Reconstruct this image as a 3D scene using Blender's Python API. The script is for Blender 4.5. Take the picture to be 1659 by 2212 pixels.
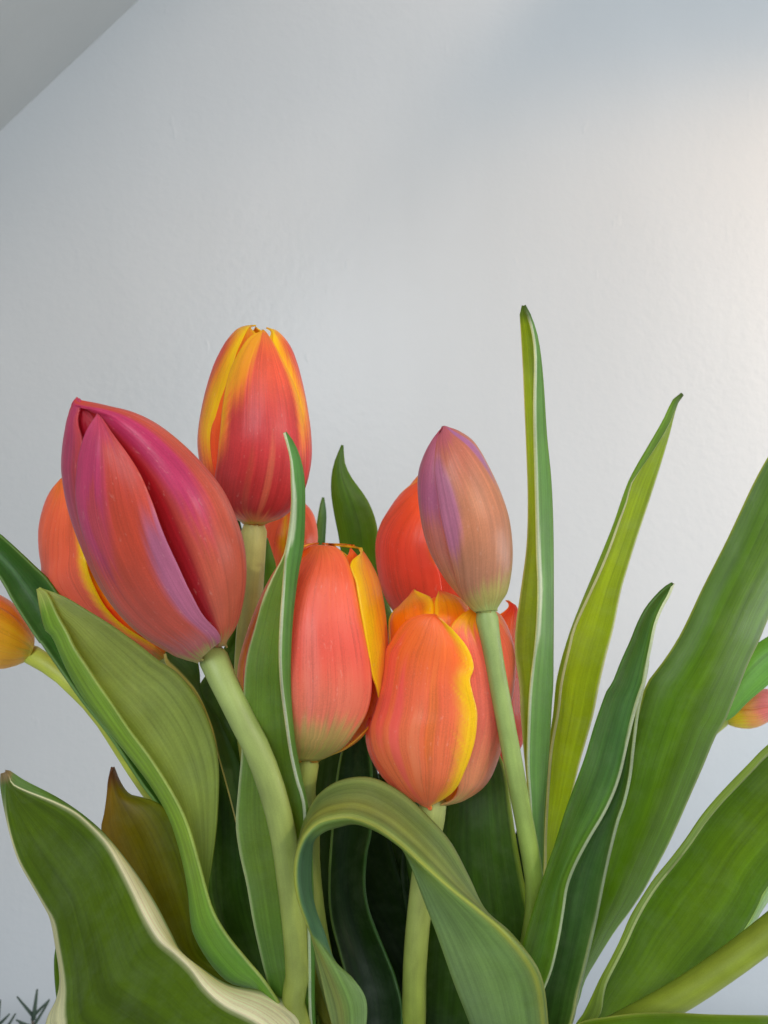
import bpy, bmesh, math, random
from mathutils import Vector, Matrix, noise as mnoise

for o in list(bpy.data.objects):
    bpy.data.objects.remove(o)
scene = bpy.context.scene
COL = scene.collection

# ---------------------------------------------------------------- camera
H = 0.40                      # camera height above the table top
F = 1662.0                    # focal length in reading pixels (1659 x 2212)
CX, CY = 829.5, 1106.0
WALL_Y = 0.75
cam_d = bpy.data.cameras.new('camera')
cam = bpy.data.objects.new('camera', cam_d); COL.objects.link(cam)
cam.location = (0, 0, H); cam.rotation_euler = (math.radians(90), 0, 0)
cam_d.sensor_fit = 'VERTICAL'; cam_d.sensor_height = 24.0
cam_d.lens = 24.0 * F / 2212.0
cam_d.clip_start = 0.01; cam_d.clip_end = 50
cam_d.dof.use_dof = True; cam_d.dof.focus_distance = 0.195; cam_d.dof.aperture_fstop = 20
scene.camera = cam
scene.render.resolution_x = 768; scene.render.resolution_y = 1024

# ---------------------------------------------------------------- light
world = bpy.data.worlds.new('World'); scene.world = world; world.use_nodes = True
bg = world.node_tree.nodes['Background']
bg.inputs[0].default_value = (0.72, 0.86, 1.0, 1); bg.inputs[1].default_value = 0.46

def area(name, loc, target, sx, sy, power, col, spread=180):
    d = bpy.data.lights.new(name, 'AREA'); d.shape = 'RECTANGLE'; d.size = sx; d.size_y = sy
    d.energy = power; d.color = col; d.spread = math.radians(spread)
    o = bpy.data.objects.new(name, d); COL.objects.link(o); o.location = loc
    o.rotation_euler = (Vector(target) - Vector(loc)).to_track_quat('-Z', 'Y').to_euler()
    return o
def spot(name, loc, target, power, col, angle, blend=1.0, radius=.03):
    d = bpy.data.lights.new(name, 'SPOT'); d.energy = power; d.color = col
    d.spot_size = math.radians(angle); d.spot_blend = blend; d.shadow_soft_size = radius
    o = bpy.data.objects.new(name, d); COL.objects.link(o); o.location = loc
    o.rotation_euler = (Vector(target) - Vector(loc)).to_track_quat('-Z', 'Y').to_euler()
    return o
area('window_light', (1.30, -0.55, H + 0.45), (0.0, 0.30, H - .03), 0.7, 0.7, 7.0, (1.0, 0.965, 0.92))
area('front_fill_light', (-0.30, -0.85, H + 0.58), (0.0, 0.40, H - .12), 0.7, 0.7, 14.5, (0.90, 0.95, 1.0))  # added cool fill from behind the camera, no real source there
area('low_fill_light', (1.15, 0.36, H - 0.22), (0.12, 0.75, H - 0.30), 0.4, 0.35, 4.6, (0.92, 0.96, 1.0))  # added fill for the lower wall and right leaves, no window there
spot('low_sun_light', (1.22, 0.42, H + 0.58), (0.26, 0.75, H + 0.13), 46.0, (1.0, 0.64, 0.34), 36, .75, .05)
spot('high_patch_light', (0.80, 0.45, H + 1.25), (0.01, 0.75, H + 0.52), 40.0, (1.0, 0.78, 0.62), 15, .9, .03)  # added spot; the gap below its patch imitates a shadow streak
spot('side_sun_light', (0.80, -0.55, H + 0.26), (-0.055, 0.20, H - .055), 10.0, (1.0, 0.84, 0.64), 13, .6, .02)

vs = scene.view_settings
vs.view_transform = 'Standard'; vs.look = 'None'; vs.exposure = 0.0; vs.gamma = 1.0
vs.use_curve_mapping = False

# ---------------------------------------------------------------- helpers
def lin(c):
    r = []
    for x in c:
        x = max(0.0, min(1.0, x / 255.0))
        r.append(x / 12.92 if x <= 0.04045 else ((x + 0.055) / 1.055) ** 2.4)
    return Vector(r)

def P(x, y, d_mm):
    """a reading pixel and a distance along the view axis (mm) -> world point"""
    d = d_mm / 1000.0
    return Vector(((x - CX) / F * d, d, H + (CY - y) / F * d))

# reading windows: local coordinates -> full-view coordinates
def win(s, ox, oy): return lambda x, y: (x * s + ox, y * s + oy)
D = win(1, 0, 0)
R1 = win(.4299, 0, 658.3)
R2 = win(.46296, 493.7, 877.8)
R3 = win(.3968, 1042.4, 603.5)
R4 = win(.4299, 0, 1371.5)
R5 = win(.4299, 493.7, 1481.2)
R6 = win(.3717, 1042.4, 1426.4)
def pts(*segs):
    out = []; w = D
    for s in segs:
        if callable(s): w = s
        else: out.append(w(*s))
    return out

def catmull(p, t):
    """p: list of tuples/Vectors (any dimension), t in [0, n-1]"""
    n = len(p)
    if n == 1: return tuple(p[0])
    i = min(int(t), n - 2); f = t - i
    p1, p2 = p[i], p[i + 1]
    p0 = p[i - 1] if i > 0 else tuple(2 * a - b for a, b in zip(p1, p2))
    p3 = p[i + 2] if i + 2 < n else tuple(2 * b - a for a, b in zip(p1, p2))
    f2, f3 = f * f, f * f * f
    return tuple(0.5 * (2 * b + (c - a) * f + (2 * a - 5 * b + 4 * c - d) * f2 + (3 * b - a - 3 * c + d) * f3)
                 for a, b, c, d in zip(p0, p1, p2, p3))

def resample(p, us, index=False, metric=None):
    if index:
        return [catmull(p, u * (len(p) - 1)) for u in us]
    m = metric or (lambda a: a)
    q = [m(a) for a in p]
    L = [0]
    for a, b in zip(q, q[1:]):
        L.append(L[-1] + math.sqrt(sum((x - y) ** 2 for x, y in zip(a, b))) + 1e-9)
    tot = L[-1]; out = []
    for u in us:
        s = u * tot; i = 0
        while i < len(L) - 2 and L[i + 1] < s: i += 1
        out.append(catmull(p, i + (s - L[i]) / (L[i + 1] - L[i])))
    return out

def lerp(a, b, t): return a + (b - a) * t
def sstep(a, b, x):
    if a == b: return 1.0 if x >= a else 0.0
    x = max(0, min(1, (x - a) / (b - a))); return x * x * (3 - 2 * x)
def ramp(stops, x):
    if x <= stops[0][0]: return stops[0][1]
    for (a, ca), (b, cb) in zip(stops, stops[1:]):
        if x <= b:
            return ca.lerp(cb, sstep(a, b, x)) if hasattr(ca, 'lerp') else lerp(ca, cb, sstep(a, b, x))
    return stops[-1][1]
def rampn(stops, x): return ramp(stops, x)
def nz(x, y=0.0, z=0.0): return mnoise.noise(Vector((x, y, z)))

def empty(name, loc, label, cat, group=None):
    o = bpy.data.objects.new(name, None); COL.objects.link(o); o.location = loc
    o.empty_display_size = 0.01
    o['label'] = label; o['category'] = cat
    if group: o['group'] = group
    return o

def link(name, me, mat, parent=None):
    o = bpy.data.objects.new(name, me); COL.objects.link(o)
    if mat: me.materials.append(mat)
    if parent:
        o.parent = parent
        off = Vector(); q = parent
        while q: off += q.location; q = q.parent
        me.transform(Matrix.Translation(-off))
    return o

def grid_mesh(name, V, C, UV, closed=False):
    """V[i][j] world points, C colours, UV metric coordinates"""
    n, m = len(V), len(V[0])
    verts = [V[i][j] for i in range(n) for j in range(m)]
    faces = []; 
    mm = m if closed else m - 1
    for i in range(n - 1):
        for j in range(mm):
            k = (j + 1) % m
            faces.append((i * m + j, i * m + k, (i + 1) * m + k, (i + 1) * m + j))
    me = bpy.data.meshes.new(name)
    me.from_pydata(verts, [], faces)
    a = me.color_attributes.new('Col', 'FLOAT_COLOR', 'POINT')
    flat = []
    for i in range(n):
        for j in range(m):
            c = C[i][j]; flat += [c[0], c[1], c[2], 1.0]
    a.data.foreach_set('color', flat)
    ua = me.attributes.new('grain', 'FLOAT_VECTOR', 'POINT')
    flat = []
    for i in range(n):
        for j in range(m):
            flat += [UV[i][j][0], UV[i][j][1], UV[i][j][2] if len(UV[i][j]) > 2 else 0.0]
    ua.data.foreach_set('vector', flat)
    bm = bmesh.new(); bm.from_mesh(me)
    bmesh.ops.remove_doubles(bm, verts=bm.verts, dist=2e-6)
    for f in bm.faces: f.smooth = True
    bm.to_mesh(me); bm.free()
    return me

# ---------------------------------------------------------------- materials
def nodes_of(name):
    m = bpy.data.materials.new(name); m.use_nodes = True
    nt = m.node_tree; nt.nodes.clear()
    out = nt.nodes.new('ShaderNodeOutputMaterial')
    return m, nt, out
def N(nt, kind, **kw):
    n = nt.nodes.new(kind)
    for k, v in kw.items():
        if hasattr(n, k): setattr(n, k, v)
        else: n.inputs[k].default_value = v
    return n

def plant_material(name, streak, mottle, translucent, rough, spec, bump, fine=1.0, tint=(1, 1, 1), sheen=0.0, bloom=0.0, flecks=0.0, broad=1.0):
    m, nt, out = nodes_of(name)
    L = nt.links.new
    col = N(nt, 'ShaderNodeAttribute', attribute_name='Col')
    gr = N(nt, 'ShaderNodeAttribute', attribute_name='grain')
    # fibres running the length of the leaf or petal
    mp = N(nt, 'ShaderNodeMapping'); mp.inputs['Scale'].default_value = (22, 1700 * fine, 1)
    L(gr.outputs['Vector'], mp.inputs['Vector'])
    n1 = N(nt, 'ShaderNodeTexNoise'); n1.inputs['Scale'].default_value = 1.0; n1.inputs['Detail'].default_value = 5; n1.inputs['Roughness'].default_value = .75
    L(mp.outputs[0], n1.inputs['Vector'])
    mp2 = N(nt, 'ShaderNodeMapping'); mp2.inputs['Scale'].default_value = (12, 520 * fine, 1)
    L(gr.outputs['Vector'], mp2.inputs['Vector'])
    n2 = N(nt, 'ShaderNodeTexNoise'); n2.inputs['Scale'].default_value = 1.0; n2.inputs['Detail'].default_value = 2
    L(mp2.outputs[0], n2.inputs['Vector'])
    mp3 = N(nt, 'ShaderNodeMapping'); mp3.inputs['Scale'].default_value = (90, 160, 1)
    L(gr.outputs['Vector'], mp3.inputs['Vector'])
    n3 = N(nt, 'ShaderNodeTexNoise'); n3.inputs['Scale'].default_value = 1.0; n3.inputs['Detail'].default_value = 5
    L(mp3.outputs[0], n3.inputs['Vector'])
    n4 = N(nt, 'ShaderNodeTexNoise'); n4.inputs['Scale'].default_value = 2600; n4.inputs['Detail'].default_value = 2
    L(gr.outputs['Vector'], n4.inputs['Vector'])
    sc2 = N(nt, 'ShaderNodeMath', operation='MULTIPLY_ADD'); sc2.inputs[1].default_value = broad; sc2.inputs[2].default_value = .5 * (1 - broad); L(n2.outputs[0], sc2.inputs[0])
    add = N(nt, 'ShaderNodeMath', operation='ADD'); L(n1.outputs[0], add.inputs[0]); L(sc2.outputs[0], add.inputs[1])
    r1 = N(nt, 'ShaderNodeMapRange'); r1.inputs[1].default_value = 0.7; r1.inputs[2].default_value = 1.3
    r1.inputs[3].default_value = 1 - streak; r1.inputs[4].default_value = 1 + streak
    L(add.outputs[0], r1.inputs[0])
    r3 = N(nt, 'ShaderNodeMapRange'); r3.inputs[1].default_value = 0.3; r3.inputs[2].default_value = 0.7
    r3.inputs[3].default_value = 1 - mottle; r3.inputs[4].default_value = 1 + mottle
    L(n3.outputs[0], r3.inputs[0])
    r4 = N(nt, 'ShaderNodeMapRange'); r4.inputs[1].default_value = 0.3; r4.inputs[2].default_value = 0.7
    r4.inputs[3].default_value = 0.95; r4.inputs[4].default_value = 1.05
    L(n4.outputs[0], r4.inputs[0])
    m1 = N(nt, 'ShaderNodeMath', operation='MULTIPLY'); L(r1.outputs[0], m1.inputs[0]); L(r3.outputs[0], m1.inputs[1])
    m2 = N(nt, 'ShaderNodeMath', operation='MULTIPLY'); L(m1.outputs[0], m2.inputs[0]); L(r4.outputs[0], m2.inputs[1])
    vm = N(nt, 'ShaderNodeVectorMath', operation='SCALE'); L(col.outputs['Color'], vm.inputs[0]); L(m2.outputs[0], vm.inputs['Scale'])
    if bloom:                                                  # dull waxy bloom, rubbed off in places
        nb = N(nt, 'ShaderNodeTexNoise'); nb.inputs['Scale'].default_value = 130; nb.inputs['Detail'].default_value = 6; nb.inputs['Roughness'].default_value = .7
        L(gr.outputs['Vector'], nb.inputs['Vector'])
        rb = N(nt, 'ShaderNodeMapRange'); rb.inputs[1].default_value = .45; rb.inputs[2].default_value = .75; rb.inputs[4].default_value = bloom
        L(nb.outputs[0], rb.inputs[0])
        mb_ = N(nt, 'ShaderNodeMix', data_type='RGBA'); L(rb.outputs[0], mb_.inputs[0]); L(vm.outputs[0], mb_.inputs[6])
        mb_.inputs[7].default_value = (.34, .44, .36, 1)
        vm = N(nt, 'ShaderNodeVectorMath', operation='SCALE'); vm.inputs['Scale'].default_value = 1.0; L(mb_.outputs[2], vm.inputs[0])
    if flecks:                                                 # small pale flecks in the petal skin
        mpf = N(nt, 'ShaderNodeMapping'); mpf.inputs['Scale'].default_value = (500, 1100, 1); L(gr.outputs['Vector'], mpf.inputs['Vector'])
        nf = N(nt, 'ShaderNodeTexNoise'); nf.inputs['Scale'].default_value = 1.0; L(mpf.outputs[0], nf.inputs['Vector'])
        rf = N(nt, 'ShaderNodeMapRange'); rf.inputs[1].default_value = .66; rf.inputs[2].default_value = .76; rf.inputs[4].default_value = flecks
        L(nf.outputs[0], rf.inputs[0])
        mf = N(nt, 'ShaderNodeMix', data_type='RGBA'); L(rf.outputs[0], mf.inputs[0]); L(vm.outputs[0], mf.inputs[6])
        mf.inputs[7].default_value = (.9, .62, .5, 1)
        vm = N(nt, 'ShaderNodeVectorMath', operation='SCALE'); vm.inputs['Scale'].default_value = 1.0; L(mf.outputs[2], vm.inputs[0])
    bs = N(nt, 'ShaderNodeBsdfPrincipled')
    bs.inputs['Roughness'].default_value = rough; bs.inputs['Specular IOR Level'].default_value = spec
    bs.inputs['Sheen Weight'].default_value = sheen; bs.inputs['Sheen Roughness'].default_value = 0.4
    L(vm.outputs[0], bs.inputs['Base Color'])
    bp = N(nt, 'ShaderNodeBump'); bp.inputs['Strength'].default_value = bump; bp.inputs['Distance'].default_value = 0.00025
    L(m1.outputs[0], bp.inputs['Height']); L(bp.outputs[0], bs.inputs['Normal'])
    tr = N(nt, 'ShaderNodeBsdfTranslucent')
    vt = N(nt, 'ShaderNodeVectorMath', operation='MULTIPLY'); vt.inputs[1].default_value = tint
    L(vm.outputs[0], vt.inputs[0]); L(vt.outputs[0], tr.inputs['Color'])
    mix = N(nt, 'ShaderNodeMixShader'); mix.inputs[0].default_value = translucent
    L(bs.outputs[0], mix.inputs[1]); L(tr.outputs[0], mix.inputs[2])
    # light scattered in through one face of the thin tissue leaves freely through the other
    ge = N(nt, 'ShaderNodeNewGeometry'); tp_ = N(nt, 'ShaderNodeBsdfTransparent'); mb = N(nt, 'ShaderNodeMixShader')
    L(ge.outputs['Backfacing'], mb.inputs[0]); L(mix.outputs[0], mb.inputs[1]); L(tp_.outputs[0], mb.inputs[2])
    L(mb.outputs[0], out.inputs[0])
    return m
M_LEAF = plant_material('leaf_skin', 0.27, 0.10, 0.36, 0.38, 0.32, 0.40, tint=(2.0, 1.6, 0.4), bloom=.075)
M_PETAL = plant_material('petal_skin', 0.22, 0.08, 0.30, 0.31, 0.36, 0.55, tint=(1.25, 1.1, 1.0), sheen=0.08, flecks=.16, broad=.4)
M_STEM = plant_material('stem_skin', 0.10, 0.16, 0.0, 0.45, 0.40, 0.15, fine=0.6)

def paint_material(name, base, glare=0.32):
    m, nt, out = nodes_of(name); L = nt.links.new
    tc = N(nt, 'ShaderNodeTexCoord')
    n1 = N(nt, 'ShaderNodeTexNoise'); n1.inputs['Scale'].default_value = 5; n1.inputs['Detail'].default_value = 4
    n2 = N(nt, 'ShaderNodeTexNoise'); n2.inputs['Scale'].default_value = 120; n2.inputs['Detail'].default_value = 4
    n3 = N(nt, 'ShaderNodeTexNoise'); n3.inputs['Scale'].default_value = 420; n3.inputs['Detail'].default_value = 2
    mp = N(nt, 'ShaderNodeMapping'); mp.inputs['Scale'].default_value = (16, 16, 4)
    n4 = N(nt, 'ShaderNodeTexNoise'); n4.inputs['Scale'].default_value = 1.0; n4.inputs['Detail'].default_value = 5
    L(tc.outputs['Object'], mp.inputs[0]); L(mp.outputs[0], n4.inputs['Vector'])
    for n in (n1, n2, n3): L(tc.outputs['Object'], n.inputs['Vector'])
    mr = N(nt, 'ShaderNodeMapRange'); mr.inputs[1].default_value = .3; mr.inputs[2].default_value = .7
    mr.inputs[3].default_value = .965; mr.inputs[4].default_value = 1.02
    av = N(nt, 'ShaderNodeMath', operation='ADD'); L(n1.outputs[0], av.inputs[0]); L(n4.outputs[0], av.inputs[1])
    hv = N(nt, 'ShaderNodeMath', operation='MULTIPLY'); hv.inputs[1].default_value = .5; L(av.outputs[0], hv.inputs[0])
    L(hv.outputs[0], mr.inputs[0])
    # sparse scuffs and chips in the paint
    sc = N(nt, 'ShaderNodeTexNoise'); sc.inputs['Scale'].default_value = 1.0; sc.inputs['Detail'].default_value = 3
    mp5 = N(nt, 'ShaderNodeMapping'); mp5.inputs['Scale'].default_value = (60, 60, 24); L(tc.outputs['Object'], mp5.inputs[0]); L(mp5.outputs[0], sc.inputs['Vector'])
    sr = N(nt, 'ShaderNodeMapRange'); sr.inputs[1].default_value = .68; sr.inputs[2].default_value = .73; sr.inputs[4].default_value = .45; L(sc.outputs[0], sr.inputs[0])
    vm = N(nt, 'ShaderNodeVectorMath', operation='SCALE'); vm.inputs[0].default_value = base; L(mr.outputs[0], vm.inputs['Scale'])
    bs = N(nt, 'ShaderNodeBsdfPrincipled'); bs.inputs['Roughness'].default_value = glare; bs.inputs['Specular IOR Level'].default_value = 0.4
    L(vm.outputs[0], bs.inputs['Base Color'])
    h1 = N(nt, 'ShaderNodeMath', operation='MULTIPLY'); h1.inputs[1].default_value = .35; L(n3.outputs[0], h1.inputs[0])
    h2 = N(nt, 'ShaderNodeMath', operation='ADD'); L(n2.outputs[0], h2.inputs[0]); L(h1.outputs[0], h2.inputs[1])
    h3 = N(nt, 'ShaderNodeMath', operation='ADD'); L(h2.outputs[0], h3.inputs[0]); L(sr.outputs[0], h3.inputs[1])
    bp = N(nt, 'ShaderNodeBump'); bp.inputs['Strength'].default_value = .4; bp.inputs['Distance'].default_value = .0007
    L(h3.outputs[0], bp.inputs['Height']); L(bp.outputs[0], bs.inputs['Normal']); L(bs.outputs[0], out.inputs[0])
    return m
M_WALL = paint_material('wall_paint', (0.625, 0.64, 0.645))
M_CEIL = paint_material('ceiling_paint_shaded', (0.47, 0.475, 0.46), 0.6)  # same white paint as the wall, shade of the slope put into the grey
M_TABLE = paint_material('table_paint', (0.70, 0.69, 0.66), 0.5)

def glass_material():
    m, nt, out = nodes_of('clear_glass')
    b = N(nt, 'ShaderNodeBsdfPrincipled'); b.inputs['Transmission Weight'].default_value = 1.0
    b.inputs['Roughness'].default_value = 0.02; b.inputs['IOR'].default_value = 1.45
    b.inputs['Base Color'].default_value = (0.95, 0.985, 0.97, 1)
    nt.links.new(b.outputs[0], out.inputs[0]); return m
M_GLASS = glass_material()

def plain(name, c, rough=.6, var=.25, scale=300):
    m, nt, out = nodes_of(name); L = nt.links.new
    tc = N(nt, 'ShaderNodeTexCoord'); n = N(nt, 'ShaderNodeTexNoise'); n.inputs['Scale'].default_value = scale
    L(tc.outputs['Object'], n.inputs['Vector'])
    mr = N(nt, 'ShaderNodeMapRange'); mr.inputs[3].default_value = 1 - var; mr.inputs[4].default_value = 1 + var; L(n.outputs[0], mr.inputs[0])
    vm = N(nt, 'ShaderNodeVectorMath', operation='SCALE'); vm.inputs[0].default_value = c; L(mr.outputs[0], vm.inputs['Scale'])
    b = N(nt, 'ShaderNodeBsdfPrincipled'); b.inputs['Roughness'].default_value = rough
    L(vm.outputs[0], b.inputs['Base Color']); L(b.outputs[0], out.inputs[0]); return m
M_NEEDLE = plain('rosemary_needle', (0.045, 0.075, 0.05))
M_TWIG = plain('rosemary_twig', (0.09, 0.075, 0.05))
M_POT = plain('terracotta', (0.42, 0.2, 0.12), .8, .15, 60)
M_SOIL = plain('soil', (0.03, 0.022, 0.016), .95, .5, 400)

# ---------------------------------------------------------------- the setting
def prism(name, poly, y0, y1, mat):
    """poly of (x, z), extruded along y"""
    n = len(poly)
    v = [(x, y0, z) for x, z in poly] + [(x, y1, z) for x, z in poly]
    f = [tuple(range(n))[::-1], tuple(range(n, 2 * n))] + [(i, (i + 1) % n, n + (i + 1) % n, n + i) for i in range(n)]
    me = bpy.data.meshes.new(name); me.from_pydata(v, [], [q[::-1] for q in f])
    bm = bmesh.new(); bm.from_mesh(me); bmesh.ops.recalc_face_normals(bm, faces=bm.faces); bm.to_mesh(me); bm.free()
    o = link(name, me, mat); o['kind'] = 'structure'; return o
prism('wall', [(-1.6, -0.6), (2.2, -0.6), (2.2, 2.4), (-1.6, 2.4)], WALL_Y, WALL_Y + 0.08, M_WALL)
a = P(0, 283, 750); b = P(300, 0, 750)
dr = Vector((b.x - a.x, 0, b.z - a.z)).normalized(); nn = Vector((-dr.z, 0, dr.x))
p0 = a - dr * 0.95; p1 = a + dr * 0.75
prism('sloped_ceiling', [(p0.x, p0.z), (p1.x, p1.z), (p1.x + nn.x * .06, p1.z + nn.z * .06), (p0.x + nn.x * .06, p0.z + nn.z * .06)], -0.55, WALL_Y + 0.01, M_CEIL)
tab = prism('table_top', [(-0.75, -0.03), (0.75, -0.03), (0.75, 0.0), (-0.75, 0.0)], 0.0, 0.58, M_TABLE)

# ---------------------------------------------------------------- glass vase
VX, VY, VR, VZ = 0.010, 0.234, 0.047, 0.247
def lathe(prof, seg, cx, cy, name, mat, parent):
    V = []
    for r, z in prof:
        V.append([Vector((cx + r * math.cos(2 * math.pi * k / seg), cy + r * math.sin(2 * math.pi * k / seg), z)) for k in range(seg)])
    verts = [p for row in V for p in row]; faces = []
    for i in range(len(V) - 1):
        for k in range(seg):
            kk = (k + 1) % seg
            faces.append((i * seg + k, i * seg + kk, (i + 1) * seg + kk, (i + 1) * seg + k))
    me = bpy.data.meshes.new(name); me.from_pydata(verts, [], faces)
    bm = bmesh.new(); bm.from_mesh(me); bmesh.ops.remove_doubles(bm, verts=bm.verts, dist=1e-6)
    bmesh.ops.recalc_face_normals(bm, faces=bm.faces)
    for f in bm.faces: f.smooth = True
    bm.to_mesh(me); bm.free()
    return link(name, me, mat, parent)
vase = empty('glass_vase', (VX, VY, 0.0), 'clear glass vase holding the tulip stems', 'vase')
lathe([(0, 0.0), (0.036, 0.0), (0.040, 0.003), (0.043, 0.13), (VR, VZ - 0.002), (VR - 0.001, VZ), (VR - 0.0025, VZ - 0.001),
       (0.040, 0.13), (0.037, 0.010), (0.034, 0.008), (0, 0.008)], 64, VX, VY, 'vase_body', M_GLASS, vase)

# ---------------------------------------------------------------- plant builders
rnd = random.Random(4)

def stem_path(points):
    """points: (x, y, depth) in reading pixels; continues down into the vase"""
    w = [P(*p) for p in points]
    return w

def build_stem(tulip, path, r0, r1, c_top, c_low, seed, swell=.12):
    n = 64; us = [i / (n - 1) for i in range(n)]
    up0 = (path[0] - path[1]).normalized()
    path = [tuple(path[0] + up0 * .0045)] + [tuple(p) for p in path]
    ctr = [Vector(p) for p in resample(path, us)]
    V, C, U = [], [], []
    seg = 20; ct, cl = lin(c_top), lin(c_low); L = 0
    up = Vector((0, 1, 0))
    for i, p in enumerate(ctr):
        tg = (ctr[min(i + 1, n - 1)] - ctr[max(i - 1, 0)]).normalized()
        s = tg.cross(up).normalized(); q = s.cross(tg).normalized()
        if i: L += (p - ctr[i - 1]).length
        u = us[i]
        r = lerp(r0, r1, min(1, u * 1.8)) * 1e-3
        r *= 1 + swell * math.exp(-((L - .0035) / .007) ** 2)        # swelling under the flower
        r *= .35 + .65 * sstep(-.001, .004, L)
        r *= 1 + 0.03 * nz(L * 60, seed)
        row, crow, urow = [], [], []
        for k in range(seg + 1):
            a = -2 * math.pi * k / seg
            rr = r * (1 + 0.035 * math.cos(3 * a + L * 8))
            row.append(p + s * math.cos(a) * rr + q * math.sin(a) * rr)
            c = ct.lerp(cl, sstep(0, .30, u)) * (1 + 0.16 * nz(L * 40, math.cos(a) * .9, seed + math.sin(a) * .9) + .08 * nz(L * 150, a * 3, seed))
            crow.append(Vector(tuple(max(q, 0) ** 1.16 for q in c)) * .98); urow.append((L, r * a, seed * .37))
        V.append(row); C.append(crow); U.append(urow)
    me = grid_mesh('stem', V, C, U)
    return link('stem', me, M_STEM, tulip), ctr

def solid(o, mm):
    md = o.modifiers.new('thickness', 'SOLIDIFY'); md.thickness = mm * 1e-3; md.offset = 0.0
    md.use_rim = True

def build_leaf(tulip, rails, depth, dz, across, tip=None, base=None, bulge=0.0, index=False, nu=72, nv=30,
               wob=0.5, seed=1, thick=0.75, pale=(), paint=None, ease=.93, edge=None, along=None, label=None, tension=True):
    """rails: 2..4 lists of reading pixels from the tip down to the base.
    depth: [(u, mm)] along; dz: per rail a number or [(u, mm)]; across: [(v, rgb)] over the width; tip: (rgb, extent)
    base: world point on the stem where the leaf is attached"""
    us = [(i / (nu - 1)) for i in range(nu)]
    R = [resample(r, us, index) for r in rails]
    m = len(rails)
    acr = [(v, lin(c)) for v, c in across]
    tipc = (lin(tip[0]), tip[1]) if tip else None
    edgec = (lin(edge[0]), edge[1]) if edge else None
    alc = [(u, lin(c)) for u, c in along] if along else None
    pb = base
    V, C, U = [], [], []; Ls = 0; prev = None; WW = 0
    for i, u in enumerate(us):
        d0 = rampn(depth, u)
        cr = []
        for k in range(m):
            o = dz[k] if not isinstance(dz[k], (list, tuple)) else rampn(dz[k], u)
            cr.append((R[k][i][0], R[k][i][1], d0 + o))
        row, crow, urow = [], [], []
        widths = P(*cr[0]), P(*cr[-1])
        mid = P(*cr[m // 2])
        if prev is not None: Ls += (mid - prev).length
        prev = mid
        wl = 0; lastp = None
        for j in range(nv):
            v = j / (nv - 1)
            if m == 2:
                x = lerp(cr[0][0], cr[1][0], v); y = lerp(cr[0][1], cr[1][1], v); d = lerp(cr[0][2], cr[1][2], v)
            else:
                x, y, d = catmull(cr, v * (m - 1))
                if tension:                                      # keep the rails' own outline: blend towards straight
                    t = v * (m - 1); a = min(int(t), m - 2); f = t - a
                    xs, ys, ds = (lerp(cr[a][q], cr[a + 1][q], f) for q in range(3))
                    x, y, d = lerp(x, xs, .65), lerp(y, ys, .65), lerp(d, ds, .25)
            env = math.sin(math.pi * min(1, max(0, u))) ** .5
            d += bulge * 4 * v * (1 - v) * env if m == 2 else 0
            d += wob * env * (nz(u * 3.1, v * 1.6, seed * 7.3) * 1.6 + .5 * nz(u * 8, v * 3, seed * 3.1))
            p = P(x, y, d)
            if pb is not None:                                   # ease the last stretch onto the stem
                w = sstep(ease, 1.0, u)
                p = p.lerp(pb + (p - widths[0].lerp(widths[1], .5)) * .25, w)
            row.append(p)
            if lastp is not None: wl += (p - lastp).length
            lastp = p
            vv = v + .008 * nz(u * 14, v * 9, seed)
            c = rampn(acr, vv).copy()
            if alc:
                ca = rampn(alc, u); c = Vector((c.x * ca.x, c.y * ca.y, c.z * ca.z)) * 2.2
            if edgec:
                e = min(v, 1 - v)
                c = c.lerp(edgec[0], (1 - sstep(edgec[1] * .35, edgec[1], e + .01 * nz(u * 30, v * 40, seed))) * .9)
            for side, ws, pc in pale:
                e = v if side == 'l' else 1 - v
                wd = .55 * rampn(ws, u) * (1 + .35 * nz(u * 9, seed * 3.3) + .12 * nz(u * 40, seed))
                c = c.lerp(lin(pc), (1 - sstep(wd * .7, wd * 1.15 + .004, e)) * (.68 + .3 * nz(u * 6, seed * 5.1)))
            if paint: c = paint(u, v, c)
            if tipc:
                c = c.lerp(tipc[0], 1 - sstep(tipc[1] * .3, tipc[1], u + .01 * nz(v * 20, u * 9)))
            c = Vector(tuple(max(q, 0) ** 1.16 for q in c)) * .98
            c *= 1 + .14 * nz(u * 5, v * 4, seed * 1.7)
            crow.append(c); urow.append((Ls, v, seed * .731))
        V.append(row); C.append(crow); U.append(urow); WW = max(WW, wl)
    U = [[(q[0], q[1] * WW, q[2]) for q in r_] for r_ in U]
    me = grid_mesh('leaf', V, C, U)
    o = link('leaf', me, M_LEAF, tulip)
    solid(o, thick)
    if label: o['label'] = label
    return o

class T(tuple):
    """a rail point given as (t, phi degrees) on the flower instead of a pixel"""
    pass
def tp(*a): return [T(x) for x in a]

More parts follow.
